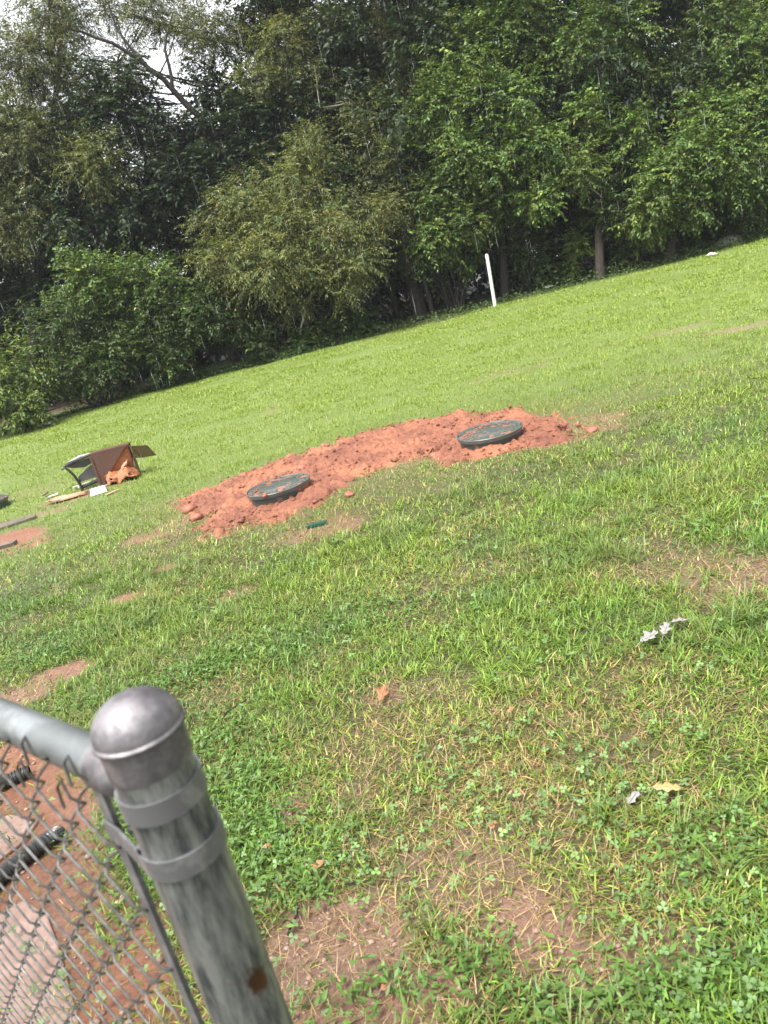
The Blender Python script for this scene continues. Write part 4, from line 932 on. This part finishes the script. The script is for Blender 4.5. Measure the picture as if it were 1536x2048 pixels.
paver('pale pink concrete paver between the two black pipes', [(-120, 1700), (-30, 1650), (20, 1630), (78, 1640), (52, 1680), (0, 1722), (-60, 1780), (-140, 1800)], .03)
paver('rough pinkish concrete slab at the lower left corner behind the mesh', [(-160, 1960), (-40, 1850), (50, 1800), (95, 1830), (120, 1900), (150, 2010), (170, 2100), (-200, 2200)], .03)
rng = np.random.default_rng(77); n_ = 900; xs = rng.uniform(-2.6, -.4, n_); ys = rng.uniform(1.0, 3.0, n_); k = sdf_poly(xs, ys, YARD) < .03; xs, ys = xs[k], ys[k]; n_ = len(xs); rr = np.minimum(rng.lognormal(math.log(.0045), .5, n_), .014)
V = LV[None] * (1 + .15 * rng.standard_normal((n_, len(LV), 1))) * (rr[:, None, None] * np.array([1.2, 1, .7])) + np.stack([xs, ys, gz(xs, ys) + rr * .3], -1)[:, None]
F = (np.arange(n_) * len(LV))[:, None, None] + LF[None]
tag(mesh_np('gravel', V.reshape(-1, 3), F.reshape(-1, 3), 3, M['pebble']), 'scattered pebbles on the clay behind the fence', 'gravel', kind='stuff')

n_ = 9000; xs, ys = scatter(.95, 3.6, 1500, rng); cl_, ba_, dr_ = zones(xs, ys); k = (rng.random(len(xs)) < sstep(.45, .8, ba_) * .8) & (sdf_poly(xs, ys, YARD) > 0); xs, ys = xs[k][:1600], ys[k][:1600]; n_ = len(xs); rr = np.minimum(rng.lognormal(math.log(.0032), .55, n_), .010)
V = LV[None] * (1 + .25 * rng.standard_normal((n_, len(LV), 1))) * (rr[:, None, None] * np.array([1.2, 1, .7])) + np.stack([xs, ys, gz(xs, ys) + rr * .2], -1)[:, None]
F = (np.arange(n_) * len(LV))[:, None, None] + LF[None]
tag(mesh_np('soil_crumbs', V.reshape(-1, 3), F.reshape(-1, 3), 3, M['pebble']), 'small crumbs and pebbles on the bare patches of the near lawn', 'soil crumbs', kind='stuff')

# ------------------------------------------------------------------ marker post, litter, rock at the wood's edge
c = np.array([3.42, 17.05]); mb = MB(); mb.box((0, 0, .50), (.056, .056, 1.16)); o = mb.build('marker_post', M['post'], None); o.location = (c[0], c[1], float(gz(*c))); o.rotation_euler = (.02, .015, .3)
bv = o.modifiers.new('edge', 'BEVEL'); bv.width = .006; tag(o, 'slim white post standing where the lawn meets the wood', 'post')
mb = MB(); mb.lathe([(.036, 1.08), (.036, 1.092), (.02, 1.105)], n=4, cap1=True); mb.build('post_cap', M['post'], o)
for px, py, s_, lab in [(1098, 578, .12, 'crumpled white litter on the wood edge right of the white post'), (1424, 514, .13, 'crumpled white litter near the right edge of the lawn'), (93, 852, .12, 'pale crumpled litter at the far left wood edge')]:
    V_, F_q = crumple(8, 6, s_ * 1.6, s_, s_ * .5, px, s_ * .3); tag(put(solid(mesh_np('litter', V_, F_q, 4, M['white']), .004), px, py, 0, .02), lab, 'litter')
c = gp(1478, 487); fld = 1 + .18 * np.sin(LV2 @ rng.normal(0, 2.2, (3, 3))).sum(1, keepdims=True) * .6
o = mesh_np('rock', LV2 * fld * np.array([.34, .22, .16]), LF2, 3, M['rock'], smooth=True); o.location = (c[0], c[1] + .4, .05); tag(o, 'low grey rock under the trees at the right edge', 'rock')

# ------------------------------------------------------------------ fallen leaves and twigs
def dry_leaf(label, px, py, L, col, rz, lobes=3, seed=0, dz=.03, curl=.3):
    rg = np.random.default_rng(seed); n = lobes * 4; pts_l = [(0, 0)]; out = []
    for i in range(n + 1):
        u = i / n; wv = .22 * sin(pi * min(1, u * 1.05)) * (1.45 if i % 4 == 2 else .55 if i % 4 == 0 else 1.0) + .01
        out.append((u, wv * rg.uniform(.8, 1.2)))
    V = []; 
    for u, wv in out: V += [(u * L - L / 2, -wv * L + (.02 * L), curl * wv * wv * 6 * L * .3 + .12 * L * (u - .4) ** 2 * 3 * curl), (u * L - L / 2, 0, .03 * L * sin(u * 6 + seed) + .12 * L * (u - .4) ** 2 * 3 * curl), (u * L - L / 2, wv * L, curl * wv * 1.1 * L * rg.uniform(.4, 1.2))]
    F = []
    for i in range(n): F += [(3 * i, 3 * i + 3, 3 * i + 4, 3 * i + 1), (3 * i + 1, 3 * i + 4, 3 * i + 5, 3 * i + 2)]
    V = np.array(V); C_ = np.array(col) * rg.uniform(.8, 1.15, (len(V), 1)); o = mesh_np('fallen_leaf', V, np.array(F), 4, M['drab'], color=C_)
    solid(o, .0012); put(o, px, py, rz, dz); o.rotation_euler = (rg.normal(0, .15), rg.normal(0, .15), rz); tag(o, label, 'leaf')
    st_ = MB(); st_.tube([(-L / 2 - .25 * L, 0, -.01), (-L / 2, 0, 0), (0, 0, .005), (L * .4, 0, .004)], [.0016, .0013, .001, .0006], 5); st_.build('stalk', M['twig_pale'], o)
PALE = (.25, .24, .225)
dry_leaf('pale grey curled oak leaf, left of the group of three on the grass', 1303, 1297, .095, PALE, .35, 3, 1, .045, .5)
dry_leaf('pale grey oak leaf, middle of the group of three on the grass', 1335, 1284, .08, PALE, .9, 3, 2, .05, .7)
dry_leaf('pale grey oak leaf, right of the group of three on the grass', 1364, 1269, .075, (.3, .28, .26), -.5, 3, 3, .05, .6)
dry_leaf('small pale grey leaf in the near grass at right', 1270, 1608, .06, PALE, .6, 2, 4, .03)
dry_leaf('yellowish tan leaf in the near grass at right', 1338, 1592, .085, (.42, .29, .1), -.4, 3, 5, .035)
dry_leaf('reddish brown dead leaf in the grass at centre', 770, 1405, .09, (.30, .13, .06), 1.2, 3, 6, .03, .8)
dry_leaf('orange brown leaf bit in the weeds near the fence post', 640, 1748, .05, (.36, .15, .07), .4, 2, 7, .025, .8)
dry_leaf('small orange leaf bit right of the weeds', 540, 1712, .03, (.42, .15, .06), .4, 2, 8, .035, .8)
dry_leaf('small orange leaf bit beside the straw patch', 990, 1665, .035, (.40, .16, .07), .9, 2, 9, .03, .8)
dry_leaf('small orange leaf on the low weeds near the bottom edge', 778, 1992, .03, (.42, .14, .06), .3, 2, 10, .025, .8)
dry_leaf('tan leaf lying on the clay behind the fence mesh', 245, 1808, .05, (.5, .38, .26), .8, 2, 11, .01, .4)
dry_leaf('small orange leaf in grass below the brown leaf', 1025, 1440, .035, (.40, .16, .07), .9, 2, 12, .03, .8)
for px, py, L, rz, lab in [(590, 1850, .09, 1.3, 'dark twig on bare soil right of the fence post'), (475, 1425, .12, .6, 'thin brown twig in the weeds above the fence post cap')]:
    mb = MB(); rg = np.random.default_rng(int(px)); mb.tube(wig((-L / 2, 0, 0), (L / 2, 0, .01), 6, .004, rg), [.004, .004, .0035, .003, .0025, .0015], 6); tag(put(mb.build('twig', M['bark'], None), px, py, rz, .012), lab, 'twig')

# ------------------------------------------------------------------ falling rain
mt, n, b, _ = new_mat('rain_water'); b.inputs['Base Color'].default_value = (.85, .88, .9, 1); b.inputs['Roughness'].default_value = .15; b.inputs['Transmission Weight'].default_value = .6; b.inputs['IOR'].default_value = 1.33
rng = np.random.default_rng(90); n_ = 1700; y_ = rng.uniform(4.0, 16, n_) ; x_ = rng.uniform(-.62, .68, n_) * (y_ + 1.2); z_ = rng.uniform(.2, 1, n_) * (1.8 + .5 * y_)
ln = rng.uniform(.09, .18, n_); w_ = rng.uniform(.0003, .0007, n_); tl = np.stack([rng.normal(-.02, .01, n_) * ln, np.zeros(n_), ln], -1); P0 = np.stack([x_, y_, z_], -1)
ring = [np.stack([np.cos(a) * w_, np.sin(a) * w_, np.zeros(n_)], -1) for a in (0, 2 * pi / 3, 4 * pi / 3)]
V = np.stack([P0] + [P0 + tl * .25 + q_ for q_ in ring] + [P0 + tl], 1); T = np.array([[0, 2, 1], [0, 3, 2], [0, 1, 3], [4, 1, 2], [4, 2, 3], [4, 3, 1]])
tag(mesh_np('rain', V.reshape(-1, 3), ((np.arange(n_) * 5)[:, None, None] + T[None]).reshape(-1, 3), 3, mt), 'slender falling raindrops in the air over the lawn', 'rain', kind='stuff')

# haze of the rain
mt = bpy.data.materials.new('rain_haze'); mt.use_nodes = True; nn_ = mt.node_tree; nn_.nodes.clear(); out = nn_.nodes.new('ShaderNodeOutputMaterial')
pv = nn_.nodes.new('ShaderNodeVolumePrincipled'); pv.inputs['Color'].default_value = (.93, .95, 1, 1); pv.inputs['Density'].default_value = .0007; pv.inputs['Anisotropy'].default_value = .2
nn_.links.new(pv.outputs[0], out.inputs['Volume'])
HAZE = True
if HAZE:
    mb = MB(); mb.box((0, 0, 6.9), (1500, 1500, 16.4)); o = mb.build('haze', mt, None); tag(o, 'thin rain haze over lawn and wood', 'haze', kind='stuff')
